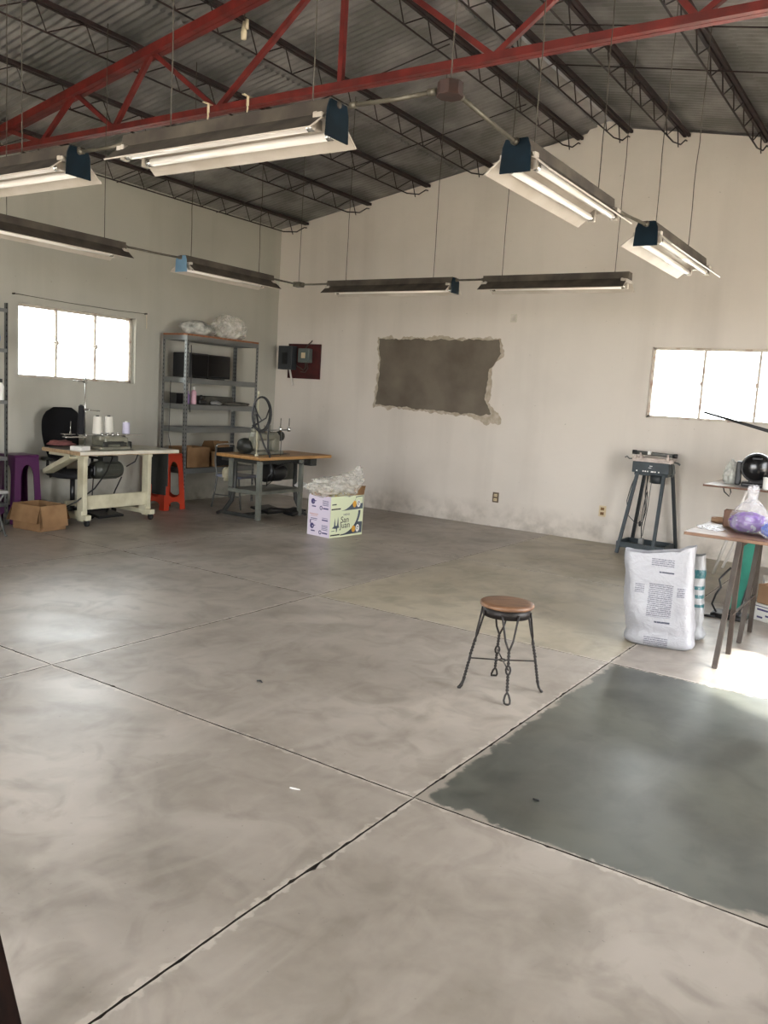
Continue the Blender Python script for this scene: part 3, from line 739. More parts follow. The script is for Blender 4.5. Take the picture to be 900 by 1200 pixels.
b = MB(); b.box((.02, -.42, .135), (.06, .26, .015), bev=.004); b.box((.02, -.50, .165), (.07, .14, .010), bev=.004); b.box((.02, .10, .155), (.05, .78, .012), bev=.003); b.build('spool_tray', 'chrome', t)
for yy in (-.47, -.34, -.13, .02, .26):
    b = MB(); b.tube([(.02, yy, .16), (.02, yy, .30)], .004, 6); b.lathe([(.0, .158), (.032, .158), (.034, .164), (.012, .170), (.006, .20), (0, .2)], (.02, yy, 0), seg=14); b.build('spool_pin', 'chrome', t)
def cone(label, y, r0, r1, h, m):
    t = thing('thread_cone', label, 'thread cone', (-7.70, 6.05+y, TZ+.168), group='thread cones on the overlock stand')
    b = MB(); b.lathe([(.008, 0), (r0, .0), (r0+.002, .006), (r1+.002, h-.01), (r1, h), (.008, h)], seg=20); b.build('thread', m, t)
    b = MB(); b.lathe([(.006, h), (.018, h), (.016, h+.012), (.006, h+.012)], seg=14); b.build('cone_core', 'machine_dk' if m != 'thread_lilac' else 'white', t)
cone('white thread cone on the overlock machine, left one of the pair', -.13, .050, .040, .19, 'thread')
cone('white thread cone on the overlock machine, right one of the pair', .02, .050, .040, .19, 'thread')
cone('smaller lilac white thread spool at the right end of the overlock machine', .26, .040, .038, .13, 'thread_lilac')
cone('tall black thread cone left of the pole on the overlock machine', -.34, .040, .026, .30, 'thread_black')
o = MB().box((0, 0, .024), (.14, .16, .048), bev=.006); o = o.build('paper_stack', 'paper'); o.location = (-7.60, 5.63, TZ); o.rotation_euler.z = .3; tag(o, 'small white stack of paper on the left end of the cream sewing table', 'paper stack')
o = MB().blob((0, 0, .03), (.13, .14, .05), .35, 2.5, 3, 3, flat=-.0).build('cloth_scrap', 'pinkcloth'); o.location = (-7.96, 5.65, TZ); tag(o, 'dull rose cloth scrap lying on the cream sewing table', 'cloth')

# office chair behind it
t = thing('office_chair', 'black mesh office chair pushed in behind the cream sewing table', 'office chair', (-8.08, 5.86, 0), 0)
def backshape():
    b = MB(); rows = []; n = 12
    for i in range(n+1):
        u = i/n; z = .62+.60*u; wdt = .19+.055*math.sin(PI*min(1, u*1.15)*.62) if u < .8 else .235*math.sqrt(max(0, 1-((u-.8)/.2)**2*.75))
        row = []
        for j in range(11):
            v = j/10*2-1; row.append(b.bm.verts.new((-.185-.05*u+.05*v*v-.05*math.sin(u*PI)+.03, v*wdt, z)))
        rows.append(row)
    fs = [b.bm.faces.new((rows[i][j], rows[i][j+1], rows[i+1][j+1], rows[i+1][j])) for i in range(n) for j in range(10)]
    r = bmesh.ops.solidify(b.bm, geom=fs, thickness=.022)
    b._fin(b.bm.faces, True); return b
backshape().build('backrest', 'mesh', t)
b = MB(); b.blob((0.06, 0, .49), (.25, .25, .05), .03, 2, 3, 1, fn=lambda p: (max(-1, min(1, p.x*1.2)), max(-1, min(1, p.y*1.2)), p.z)); b.build('seat', 'mesh', t)
b = MB(); b.bar((-.17, 0, .66), (-.06, 0, .44), .05, .02); b.build('back_bracket', 'black', t)
for s in (-1, 1):
    b = MB(); b.tube([(.02, s*.26, .46), (.0, s*.29, .56), (0, s*.29, .65)], .016, 8); b.box((.02, s*.29, .665), (.22, .06, .025), bev=.01); b.build('armrest', 'black', t)
b = MB(); b.tube([(.04, 0, .10), (.04, 0, .45)], .028, 10); b.build('gas_column', 'black', t)
for k in range(5):
    a = k*2*PI/5+.3; b = MB(); c_, s_ = math.cos(a), math.sin(a); b.bar((.04, 0, .10), (.04+.25*c_, .25*s_, .075), .045, .03, bev=.006); o = b.build('base_arm', 'black', t)
    b = MB(); b.lathe([(.01, -.02), (.028, -.018), (.03, 0), (.028, .018), (.01, .02)], (.04+.25*c_, .25*s_, .031), Matrix.Rotation(a, 3, 'Z') @ Matrix.Rotation(PI/2, 3, 'X'), 14); b.tube([(.04+.25*c_, .25*s_, .05), (.04+.25*c_, .25*s_, .08)], .01, 6); b.build('caster', 'rubber', o)

# plastic stools
def plastic_stool(name, label, loc, rz, h, wt, wb, m):
    t = thing(name, label, 'stool', loc, rz)
    b = MB()
    # four panel sides with an arched opening, as tapered frames
    def side(k):
        a = k*PI/2; c_, s_ = math.cos(a), math.sin(a)
        def P(u, z, off=0):                    # u across the face -1..1
            f = (wt*(z/h)+wb*(1-z/h))/2; r = f-off; x, y = u*f, -r
            return Vector((x*c_-y*s_, x*s_+y*c_, z))
        outer = [(-1, 0), (-1, h*.985), (1, h*.985), (1, 0), (.64, 0)]
        pts_in = []
        for q in range(13):
            an = PI*q/12; pts_in.append((.52*math.cos(an), h*.66+.20*h*math.sin(an)))
        n0 = []
        # legs
        Z = [0, .08, .16, .24, .4, .55, .66]
        def strip(A, B):
            va = [b.bm.verts.new(p) for p in A]; vb = [b.bm.verts.new(p) for p in B]
            return [b.bm.faces.new((va[i], va[i+1], vb[i+1], vb[i])) for i in range(len(va)-1)]
        fs = []
        for sg in (-1, 1):
            fs += strip([P(sg*1, z*h) for z in Z], [P(sg*.52, z*h) for z in Z])
        fs += strip([P(1.0*max(-1, min(1, math.cos(PI*q/12)*1.42)), h*.66+(h*.325)*min(1, math.sin(PI*q/12)*1.42)) for q in range(13)], [P(x, z) for x, z in pts_in])
        # lower cross band between the legs
        fs += strip([P(-.54, h*.27), P(-.3, h*.235), P(0, h*.225), P(.3, h*.235), P(.54, h*.27)], [P(-.54, h*.10), P(-.3, h*.14), P(0, h*.15), P(.3, h*.14), P(.54, h*.10)])
        return fs
    fs = []
    for k in range(4): fs += side(k)
    bmesh.ops.remove_doubles(b.bm, verts=b.bm.verts, dist=.0015)
    bmesh.ops.recalc_face_normals(b.bm, faces=b.bm.faces[:])
    bmesh.ops.solidify(b.bm, geom=b.bm.faces[:], thickness=.008)
    b._fin(b.bm.faces)
    b.build('leg_shell', m, t)
    b = MB(); b.box((0, 0, h-.012), (wt+.012, wt+.012, .026), bev=.012); b.lathe([(.0, h+.0012), (.018, h+.0014), (.018, h+.0005)], seg=12); b.build('seat', m, t)
    return t
plastic_stool('plastic_stool', 'red orange plastic stool standing behind the right end of the cream table', (-8.02, 7.20, 0), 0, .70, .27, .35, 'redplastic')
plastic_stool('plastic_stool', 'dark purple plastic stool in front of the left wall behind a cardboard box', (-8.06, 5.22, 0), 0, .725, .27, .33, 'purple')

# open carton in front of the purple stool
def carton(name, label, loc, rz, sx, sy, h, m, flaps, group=None, inner='card_in', fl=.5):
    t = thing(name, label, 'cardboard box', loc, rz, group)
    b = MB(); th = .005
    b.box((0, 0, th/2), (sx, sy, th)); b.box((0, -sy/2+th/2, h/2), (sx, th, h)); b.box((0, sy/2-th/2, h/2), (sx, th, h)); b.box((-sx/2+th/2, 0, h/2), (th, sy, h)); b.box((sx/2-th/2, 0, h/2), (th, sy, h))
    b.build('carton_body', m, t)
    for side, ang in flaps:
        b = MB()
        L_ = sx if side in 'fb' else sy; D_ = (sy if side in 'fb' else sx)*fl
        c_, s_ = math.cos(ang), math.sin(ang)
        if side == 'f': p0 = Vector((0, -sy/2, h)); d = Vector((0, -c_, s_)); wv = Vector((1, 0, 0))
        if side == 'b': p0 = Vector((0, sy/2, h)); d = Vector((0, c_, s_)); wv = Vector((1, 0, 0))
        if side == 'l': p0 = Vector((-sx/2, 0, h)); d = Vector((-c_, 0, s_)); wv = Vector((0, 1, 0))
        if side == 'r': p0 = Vector((sx/2, 0, h)); d = Vector((c_, 0, s_)); wv = Vector((0, 1, 0))
        Mx = Matrix((wv, d, wv.cross(d))).transposed().to_4x4(); Mx.translation = p0
        b.box((0, 0, 0), (1, 1, 1)); bmesh.ops.transform(b.bm, matrix=Mx @ Matrix.Translation((0, D_/2, 0)) @ Matrix.Diagonal((L_*.985, D_, .004, 1)), verts=b.bm.verts)
        b.build('flap', m, t)
    return t
carton('cardboard_box', 'open brown cardboard box on the floor before the purple stool', (-7.60, 5.15, 0), math.radians(6), .40, .32, .26, 'card', [('f', math.radians(-76)), ('r', math.radians(-80)), ('l', math.radians(-60)), ('b', math.radians(-70))], fl=.55)

# left edge: slotted shelving, folding chair and the things on it
t = thing('slotted_shelving', 'grey slotted steel shelving cut off by the left frame edge', 'shelving', (-8.12, 4.66, 0))
for x in (-.2, .12):
    for y in (-.45, .38):
        b = MB(); b.box((x, y, 1.13), (.036, .003, 2.26)); b.box((x+(.0165 if x < 0 else -.0165), y, 1.13), (.003, .036, 2.26)); b.m(1)
        for k in range(40): b.box((x, y-.0021, .06+k*.055), (.011, .0012, .022)); b.box((x+(.0165 if x < 0 else -.0165)+.0021, y+.004, .06+k*.055), (.0012, .011, .022))
        b.build('slotted_post', ['steel_dk', 'hole'], t)
for z in (2.20, 1.80, 1.28, .70, .22):
    b = MB(); b.box((-.04, -.035, z), (.34, .83, .008)); b.box((.126, -.035, z-.015), (.004, .83, .036)); b.build('shelf', 'steel', t)
o = MB().blob((0, 0, .11), (.07, .075, .11), .2, 2.4, 3, 9, flat=-.10).build('blue_bundle', 'bluecloth'); o.location = (-8.08, 4.93, 1.805); tag(o, 'blue bundle on the upper shelf at the left frame edge', 'bundle')
t = thing('bottle', 'white bottle with black cap on a shelf at the left frame edge', 'bottle', (-8.02, 4.98, 1.284))
b = MB(); b.lathe([(0, 0), (.035, 0), (.038, .01), (.038, .14), (.02, .17), (.018, .18), (0, .18)], seg=16); b.build('bottle_body', 'white', t)
b = MB(); b.lathe([(.021, .178), (.021, .215), (0, .216)], seg=14); b.build('cap', 'black', t)

t = thing('folding_chair', 'pale folding chair with tilted backrest at the left frame edge', 'chair', (-7.55, 4.42, 0), math.radians(0))
b = MB(); b.box((-.10, .02, .60), (.04, .36, .34), Euler((0, math.radians(18), 0)), .01); b.build('backrest', 'laminate_pale', t)
b = MB(); b.box((.08, .02, .44), (.34, .36, .03), bev=.008); b.build('seat', 'grey', t)
for s in (-1, 1):
    b = MB(); b.tube([(-.16, .02+s*.185, .78), (-.05, .02+s*.185, .46), (.18, .02+s*.185, .014), (.20, .02+s*.185, .012)], .011, 8); b.build('leg', 'steel_dk', t)
    b = MB(); b.tube([(.20, .02+s*.165, .43), (-.18, .02+s*.165, .012)], .011, 8); b.build('leg', 'steel_dk', t)
b = MB(); b.tube([(.15, -.16, .06), (.15, .2, .06)], .008, 8); b.tube([(-.13, -.15, .06), (-.13, .19, .06)], .008, 8); b.build('crossbar', 'steel_dk', t)
o = MB().blob((0, 0, 0), (.045, .13, .075), .25, 2.4, 3, 12).build('red_garment', 'redcloth'); o.location = (-7.70, 4.46, .735); tag(o, 'red cloth draped over the pale folding chair at the left edge', 'cloth')

# ---------------------------------------------------------------- steel shelf in the corner
SX0, SX1, SY0, SY1 = -8.33, -7.90, 7.38, 8.68
t = thing('steel_shelf', 'tall galvanised steel rack with five shelves against the left wall', 'shelving', (0, 0, 0))
t.location = ((SX0+SX1)/2, (SY0+SY1)/2, 0); hx, hy = (SX1-SX0)/2, (SY1-SY0)/2
for sx in (-1, 1):
    for sy in (-1, 1):
        b = MB(); b.box((sx*hx, sy*(hy-.018), 1.09), (.003, .04, 2.18)); b.box((sx*(hx-.018), sy*hy, 1.09), (.04, .003, 2.18)); b.m(1)
        for k in range(42): b.box((sx*hx+.0021*(1 if sx > 0 else -1), sy*(hy-.018), .05+k*.05), (.0012, .010, .02)); b.box((sx*(hx-.018), sy*hy-.0021, .05+k*.05), (.010, .0012, .02))
        if sx < 0:
            for k in range(42): b.box((sx*hx+.0021, sy*(hy-.018), .05+k*.05), (.0012, .010, .02))
        b.build('slotted_post', ['steel', 'hole'], t)
for z, has in ((2.17, 2), (1.64, 1), (1.31, 1), (1.02, 0), (.50, 1)):
    b = MB()
    for sx in (-1, 1): b.box((sx*(hx-.004), 0, z-.03), (.004, 2*hy-.01, .065))
    for sy in (-1, 1): b.box((0, sy*(hy-.004), z-.03), (2*hx-.01, .004, .065))
    o = b.build('shelf_frame', 'steel', t)
    if has:
        b = MB(); b.box((0, 0, z-.002 if has == 1 else z+.006), (2*hx-(.012 if has == 1 else -.004), 2*hy-(.012 if has == 1 else -.004), .012 if has == 1 else .022)); b.build('shelf_board', 'chip' if has == 2 else 'steel_dk', o)
b = MB(); b.tube([(hx+.01, -hy+.06, 2.05), (hx+.012, -hy+.075, 1.7), (hx+.015, -hy+.06, 1.3), (hx+.012, -hy+.07, 1.22)], .006, 6); b.tube([(-.05, -hy-.008, 1.6), (-.05, -hy-.012, 1.2), (-.06, -hy-.01, .9), (0, -hy-.01, .7)], .004, 6); b.build('loose_cord', 'black', t)

def bagblob(name, label, loc, d, seed, m, sub=4):
    o = MB().blob((0, 0, d[2]*.8), d, .2, 1.8, sub, seed, flat=-d[2]*.78).build(name, m); o.location = loc; tag(o, label, 'plastic bag'); return o
bagblob('plastic_bundle', 'rounded whitish plastic roll on top of the steel rack, left', (-8.10, 7.74, 2.19), (.16, .27, .10), 2, 'filmthick')
bagblob('plastic_bag', 'heap of crumpled clear plastic bags on top of the steel rack, right', (-8.10, 8.30, 2.19), (.18, .29, .17), 6, 'filmclear')
t = thing('black_case', 'black plastic case with ribbed front on the second shelf of the steel rack, left half', 'case', (-8.12, 7.66, 1.646))
b = MB(); b.box((0, 0, .16), (.30, .34, .31), bev=.012); b.build('case_body', 'black', t)
b = MB(); b.box((.152, 0, .16), (.008, .30, .27), bev=.003); b.box((.157, -.12, .16), (.008, .03, .20), bev=.002); b.build('front_panel', 'blackgloss', t)
t = thing('black_monitor', 'flat black computer monitor on the second shelf of the steel rack, right half', 'monitor', (-8.08, 8.08, 1.646))
b = MB(); b.box((0, 0, .165), (.05, .46, .30), bev=.008); b.build('screen_housing', 'black', t)
b = MB(); b.box((.026, 0, .17), (.003, .43, .26)); b.build('screen', 'blackgloss', t)
b = MB(); b.box((-.01, 0, .006), (.14, .2, .012), bev=.004); b.build('foot', 'black', t)
t = thing('bottle', 'lilac bottle on the third shelf of the steel rack', 'bottle', (-8.00, 7.50, 1.316), group='bottles on the steel rack')
b = MB(); b.lathe([(0, 0), (.034, 0), (.036, .01), (.036, .11), (.016, .14), (0, .141)], seg=16); b.build('bottle_body', 'lilac', t)
b = MB(); b.lathe([(.018, .138), (.018, .165), (0, .166)], seg=12); b.build('cap', 'lilac', t)
t = thing('bottle', 'taller pink bottle on the third shelf of the steel rack', 'bottle', (-7.99, 7.60, 1.316), group='bottles on the steel rack')
b = MB(); b.lathe([(0, 0), (.036, 0), (.038, .01), (.036, .15), (.018, .18), (0, .182)], seg=16); b.build('bottle_body', 'pink', t)
b = MB(); b.lathe([(.018, .18), (.016, .22), (0, .222)], seg=12); b.build('cap', 'white', t)
t = thing('small_black_box', 'small black box at the left end of the third rack shelf', 'box', (-8.16, 7.47, 1.316))
b = MB(); b.box((0, 0, .06), (.12, .12, .12), bev=.004); b.build('box_body', 'black', t); b = MB(); b.box((0, 0, .122), (.124, .124, .02), bev=.003); b.build('lid', 'black', t)
t = thing('hand_tool', 'dark handheld tool lying beside the pink bottle on the rack', 'tool', (-8.00, 7.74, 1.316))
b = MB(); b.box((0, 0, .03), (.08, .12, .06), bev=.015); b.build('tool_body', 'black', t); b = MB(); b.tube([(0, 0, .05), (.01, -.01, .12)], .016, 8); b.build('handle', 'black', t)
o = MB().box((0, 0, .055), (.22, .52, .11), bev=.012).build('grey_tray', 'darkstuff'); o.location = (-8.16, 8.12, 1.316); tag(o, 'long grey tray at the back of the third rack shelf', 'tray')
o = MB().blob((0, 0, .02), (.07, .24, .028), .3, 2.5, 3, 4, flat=-.018).build('folded_cloth', 'darkstuff'); o.location = (-7.98, 8.38, 1.317); tag(o, 'folded dark cloth at the right end of the third rack shelf', 'cloth')
o = MB().blob((0, 0, .022), (.06, .08, .03), .3, 2.5, 3, 8, flat=-.02).build('rag', 'grey'); o.location = (-7.98, 7.98, 1.317); tag(o, 'small pale rag in the middle of the third rack shelf', 'cloth')
carton('cardboard_box', 'wide brown cardboard box on the bottom rack shelf, left one', (-8.10, 7.66, .506), PI/2, .40, .34, .26, 'card', [('b', -1.45)], 'boxes on the rack')
carton('cardboard_box', 'smaller brown cardboard box with raised flaps on the bottom rack shelf, right one', (-8.06, 8.09, .506), PI/2, .28, .30, .20, 'card', [('f', 2.0), ('b', 2.1)], 'boxes on the rack')

# ---------------------------------------------------------------- wooden sewing table and chair
t = thing('sewing_table', 'wooden topped sewing table with grey steel legs before the steel rack', 'sewing table', (-6.95, 8.04, 0))
b = MB(); b.box((0, 0, .745), (.72, 1.38, .04), bev=.008); b.build('tabletop', 'wood', t)
b = MB(); b.box((-.03, -.60, .70), (.60, .05, .05)); b.box((.20, -.05, .69), (.05, .9, .05)); b.box((.15, .45, .67), (.22, .12, .10), bev=.01); b.build('under_frame', 'castiron', t)
b = MB(); b.box((.32, -.65, .36), (.05, .05, .70)); b.build('leg', 'angle', t)
b = MB(); b.box((-.14, -.65, .54), (.045, .045, .34)); b.build('leg', 'angle', t)
for (x, y) in ((.32, .12), ):
    b = MB(); b.box((x, y, .36), (.045, .045, .70)); b.build('leg', 'angle', t)
for (x0, y0, dx) in ((-.10, -.62, -.14), (.16, .20, .10)):
    b = MB(); b.tube([(x0, y0, .68), (x0, y0, .36), (x0+dx*.3, y0, .20), (x0+dx*1.2, y0, .05), (x0+dx*2.0, y0, .016)], [.026, .026, .028, .028, .018], 8); b.build('curved_leg', 'castiron', t)
b = MB(); b.box((.09, -.65, .335), (.50, .04, .045)); b.box((.32, -.25, .335), (.04, .80, .04)); b.box((-.14, -.25, .335), (.04, .80, .04)); b.box((.09, -.25, .352), (.46, .78, .008)); b.build('lower_shelf', 'angle', t)
b = MB(); b.box((.02, -.65, .045), (.62, .03, .04)); b.box((.05, -.2, .045), (.03, .90, .03)); b.box((.10, .2, .03), (.5, .03, .03)); b.build('foot_rail', 'castiron', t)
b = MB(); b.box((.10, -.22, .085), (.30, .34, .03), Euler((0, math.radians(8), 0)), .01); b.box((.24, .1, .05), (.18, .22, .05), Euler((.2, .1, 0)), .02); b.build('treadle', 'black', t)
b = MB(); b.lathe([(0, -.16), (.07, -.16), (.105, -.12), (.11, .06), (.08, .14), (0, .15)], (.16, -.18, .55), Matrix.Rotation(-PI/2, 3, 'X'), 20); b.lathe([(.05, -.20), (.13, -.20), (.13, -.17), (.05, -.17)], (.16, -.18, .57), Matrix.Rotation(-PI/2, 3, 'X'), 20); b.box((.16, -.15, .66), (.08, .12, .1)); b.build('motor', ['black'], t)
b = MB(); b.box((.02, .12, .56), (.02, .52, .26), bev=.004); b.build('belt_guard', 'motor', t)
b = MB(); b.lathe([(0, 0), (.09, 0), (.10, .02), (.06, .05), (0, .055)], (.20, .27, .358), seg=18); b.build('white_dish', 'white', t)
b = MB(); b.tube([(.28, -.46, .72), (.32, -.40, .6), (.25, -.30, .48), (.18, -.36, .40), (.26, -.44, .52), (.30, -.3, .64), (.33, -.1, .70), (.34, .1, .66), (.33, .22, .71)], .008, 7)
b.tube([(.10, -.40, .07), (.22, -.30, .12), (.30, -.1, .10), (.24, .12, .09), (.32, .25, .06)], .014, 7); b.build('cable', 'black', t)
b = MB(); b.bar((-.32, -.55, .42), (-.16, -.60, .68), .05, .03); b.lathe([(0, 0), (.05, 0), (.06, .08), (.03, .12), (0, .13)], (-.30, -.56, .46), seg=12); b.build('knee_lifter', 'cream', t)

TZ2 = .765
t = thing('sewing_machine', 'old cream and black sewing machine on the wooden sewing table', 'sewing machine', (-6.98, 7.86, TZ2))
b = MB(); b.box((0, 0, .02), (.22, .46, .04), bev=.01); b.box((0, .16, .14), (.12, .12, .22), bev=.03); b.box((0, -.02, .22), (.12, .44, .11), bev=.035); b.box((-.0, -.20, .15), (.11, .10, .18), bev=.025); b.box((-.05, -.12, .29), (.07, .14, .06), bev=.02); b.build('machine_head', 'machine', t)
b = MB(); b.box((0, 0, .003), (.30, .62, .006)); b.blob((-.10, -.24, .09), (.12, .10, .10), .1, 2, 3, 1, flat=-.088); b.lathe([(0, -.03), (.06, -.03), (.065, 0), (.06, .03), (0, .03)], (0, .27, .22), Matrix.Rotation(PI/2, 3, 'X'), 20); b.build('black_fittings', 'machine_dk', t)
b = MB()
for y in (-.08, .03): b.lathe([(0, 0), (.015, 0), (.018, .02), (.006, .03), (.005, .09), (0, .09)], (.05, y, .27), seg=12)
b.build('tension_knob', 'chrome', t)
t = thing('thread_stand', 'slim steel thread stand pole at the near edge of the wooden sewing table', 'thread stand', (-6.74, 7.44, TZ2))
b = MB(); b.tube([(0, 0, 0), (0, 0, .45), (0, 0, .745)], .009, 8); b.lathe([(.024, 0), (.024, .02), (.01, .03)], seg=12); b.lathe([(.012, 0), (.014, .02), (0, .035)], (0, 0, .735), seg=10); b.build('pole', 'cream', t)
b = MB(); b.tube([(0, 0, .305), (.0, .60, .315)], .006, 7); b.tube([(0, 0, .285), (0, .3, .26)], .005, 7); b.tube([(0, -.12, .33), (0, .05, .335)], .004, 6); b.build('cross_arm', 'steel_dk', t)
for y in (.42, .58):
    b = MB(); b.lathe([(0, -.03), (.02, -.03), (.024, 0), (.02, .02), (.007, .03), (.006, .13), (0, .135)], (0, y, .325), seg=12); b.build('spool_pin', 'chrome', t)
b = MB(); b.tube([(0, .44, .0), (0, .44, .12), (0, .44, .30)], .006, 6); b.build('support_rod', 'steel_dk', t)
t = thing('cable_coil', 'black cable coil hanging from the top of the thread stand pole', 'cable', (-6.715, 7.435, TZ2), math.radians(-42))
b = MB()
for q, (ry, rz_, oy, oz, ox) in enumerate(((.112, .205, .03, .50, .012), (.100, .195, .025, .505, -.012))):
    b.tube([(ox+.006*math.sin(2*k*PI/16), oy+ry*math.sin(k*PI/16), oz+rz_*math.cos(k*PI/16)) for k in range(32)], .010, 8, closed=True)
b.tube([(.02, -.06, .60), (.024, -.02, .50), (.022, .03, .43), (.022, -.04, .37), (.02, -.085, .335)], .009, 7); b.tube([(.024, .125, .60), (.022, .08, .46), (.02, -.02, .39), (.02, -.08, .36)], .009, 7); b.build('coil', 'black', t)
b = MB(); b.tube([(.005, -.03, .50), (.0, .01, .30), (.0, .08, .12), (.02, .14, .02), (.04, .14, -.01)], .011, 7); b.tube([(.005, .125, .50), (.005, .115, .30), (0, .12, .10), (.03, .15, .02)], .010, 7); b.build('hanging_tail', 'black', t)

t = thing('steel_chair', 'steel framed chair with grey blue seat behind the wooden sewing table', 'chair', (-7.55, 7.98, 0), math.radians(8))
b = MB(); b.box((.0, 0, .425), (.40, .40, .035), bev=.015); b.build('seat', 'seatblue', t)
for s in (-1, 1):
    b = MB(); b.tube([(-.20, s*.19, .80), (-.21, s*.19, .60), (-.17, s*.19, .42), (-.20, s*.20, .2), (-.24, s*.20, .01)], .012, 8); b.build('leg', 'steel_dk', t)
    b = MB(); b.tube([(.16, s*.18, .41), (.19, s*.19, .2), (.21, s*.19, .01)], .012, 8); b.build('leg', 'steel_dk', t)
b = MB(); b.tube([(-.20, -.19, .79), (-.20, -.17, .82), (-.20, 0, .825), (-.20, .17, .82), (-.20, .19, .79)], .012, 8); b.build('top_rail', 'chrome', t)
b = MB(); b.box((-.205, 0, .66), (.018, .36, .24), bev=.008); b.build('backrest', 'mesh', t)
b = MB(); b.tube([(-.21, -.2, .18), (.19, -.19, .18)], .008, 6); b.tube([(-.21, .2, .18), (.19, .19, .18)], .008, 6); b.build('stretcher', 'steel_dk', t)

# ---------------------------------------------------------------- printed egg boxes
BX, BY = .345, .535
brz = math.radians(-6)
c0 = Vector((-5.383, 7.163, 0)); ctr = c0 + Matrix.Rotation(brz, 3, 'Z') @ Vector((-BX/2, BY/2, 0))
def printed_box(label, z0, h, full):
    t = thing('printed_carton', label, 'cardboard box', (ctr.x, ctr.y, z0), brz, 'printed cartons')
    b = MB(); th = .006
    b.m(0).box((0, -BY/2+th/2, h/2), (BX-.002, th, h)); b.box((0, BY/2-th/2, h/2), (BX-.002, th, h))
    b.m(1).box((BX/2-th/2, 0, h/2), (th, BY, h)); b.box((-BX/2+th/2, 0, h/2), (th, BY, h)); b.m(2).box((0, 0, th/2), (BX-.01, BY-.01, th))
    if full: b.m(2).box((0, 0, h-th/2), (BX-.01, BY-.01, th))
    b.build('carton_body', ['boxlilac', 'boxgreen', 'card_pale'], t)
    # long face graphics: u along +y (0..BY), v up
    F = frame((0, 1, 0), (0, 0, 1), (BX/2, -BY/2, 0)); e = .0008
    b = MB()
    def up(poly, m, lift=0):
        b.m(m); b.prism(poly, e+lift, F)
    y_off = 0
    curve = [(.20+.235*math.sin(k/12*PI/2), .018+.25*(1-math.cos(k/12*PI/2))) for k in range(13)]
    top = h*.99
    if full:
        cv = [(.175+.28*math.sin(k/12*PI/2), .028+(top-.03)*(1-math.cos(k/12*PI/2))) for k in range(13)]
        inner = [(.20+.29*math.sin(k/12*PI/2), .020+(top-.02)*(1-math.cos(k/12*PI/2))) for k in range(13)]
        up(cv+inner[::-1], 0)
        up([(.17, .016)]+[(.175+.28*math.sin(k/12*PI/2), .028+(top-.03)*(1-math.cos(k/12*PI/2))) for k in range(9)]+[(BY-.01, .150), (BY-.01, .026)], 0)
        oy = .062
    else:
        up([(.17, .004)]+[(.17+.02*k+.012*k*.3, .006+.0035*k*k*.36) for k in range(1, 11)]+[(.40, h-.012), (BY-.012, h-.004), (BY-.012, .012)], 0)
        up([(.415, h-.02), (BY-.02, h-.014), (BY-.02, .074), (.36, .066)], 3, .0001)
        oy = .055
    egg = [(.385+.030*math.cos(k*PI/8), oy+.012+.040*math.sin(k*PI/8)*(1 if k < 8 else .9)) for k in range(16)]
    up(egg, 1, .0006)
    up([(.452+.031*math.cos(k*PI/8+.39)*1.0, oy+.018+.043*math.sin(k*PI/8+.39)) for k in range(16)], 2, .0006)
    ring = [(.452+.017*math.cos(k*PI/8), oy+.022+.020*math.sin(k*PI/8)) for k in range(14)]; ri = [(.452+.010*math.cos(k*PI/8), oy+.022+.012*math.sin(k*PI/8)) for k in range(14)]
    up(ring+ri[::-1], 4, .0010)
    up([(.012, .020), (.160, .022), (.160, .036), (.012, .034)], 4)                    # bottom caption bar
    if full:
        # two gothic spires
        for (u, hh, w) in ((.075, .205, .016), (.125, .215, .020)):
            up([(u-w, .115), (u-w*.7, .125), (u-.008, .165), (u-.005, hh-.02), (u, hh+.012), (u+.005, hh-.02), (u+.008, .165), (u+w*.7, .125), (u+w, .115)], 5)
        up([(.035, .105), (.055, .122), (.10, .132), (.142, .120), (.150, .108), (.09, .098)], 5)
        up([(.10, .06), (.112, .06), (.118, .102), (.098, .102)], 5); up([(.02, .070), (.075, .072), (.075, .078), (.02, .076)], 5)
    else:
        up([(.02, .072), (.09, .074), (.09, .086), (.02, .084)], 4)
    b.build('printed_design', ['ink', 'orange', 'white', 'boxgreen', 'inkdark', 'ink'], t)
    if full:
        text_mesh('San', .098, F @ Matrix.Translation((.168, .158, .0002)), 'inkdark', t)
        text_mesh('Juan', .098, F @ Matrix.Translation((.160, .098, .0002)), 'inkdark', t)
        text_mesh('HUEVO', .030, F @ Matrix.Translation((.21, .236, .0002)), 'ink', t)
    # short lilac face: u along +x
    F2 = frame((1, 0, 0), (0, 0, 1), (-BX/2, -BY/2, 0)); b = MB()
    def lp(x0, x1, y0, y1, m): b.m(m); b.prism([(x0, y0), (x1, y0), (x1, y1), (x0, y1)], e, F2)
    def disc(x, y, r, m): b.m(m); b.prism([(x+r*math.cos(k*PI/8), y+r*1.05*math.sin(k*PI/8)) for k in range(16)], e, F2)
    random.seed(3)
    base = .0 if full else -.015
    disc(.075, base+.105, .030, 0); disc(.083, base+.100, .011, 2); lp(.06, .12, base+.045, base+.058, 0); lp(.10, .125, base+.11, base+.118, 0)
    disc(.20, base+.045, .022, 0); disc(.20, base+.045, .013, 2); lp(.23, .31, base+.035, base+.050, 0)
    for k in range(4): lp(.22, .31, base+.075+.016*k, base+.081+.016*k, 0)
    if full:
        lp(.03, .16, .235, .243, 1); lp(.05, .15, .218, .224, 1); lp(.05, .15, .185, .192, 0); lp(.05, .14, .170, .175, 0); lp(.22, .31, .205, .210, 0); lp(.22, .31, .178, .192, 0); lp(.04, .055, .13, .17, 0)
    b.build('printed_side', ['inkpurple', 'inkred', 'boxlilac'], t)
    return t
HB = .285
printed_box('lower printed carton with a San Juan label, pale green and lilac sides', 0, HB, True)
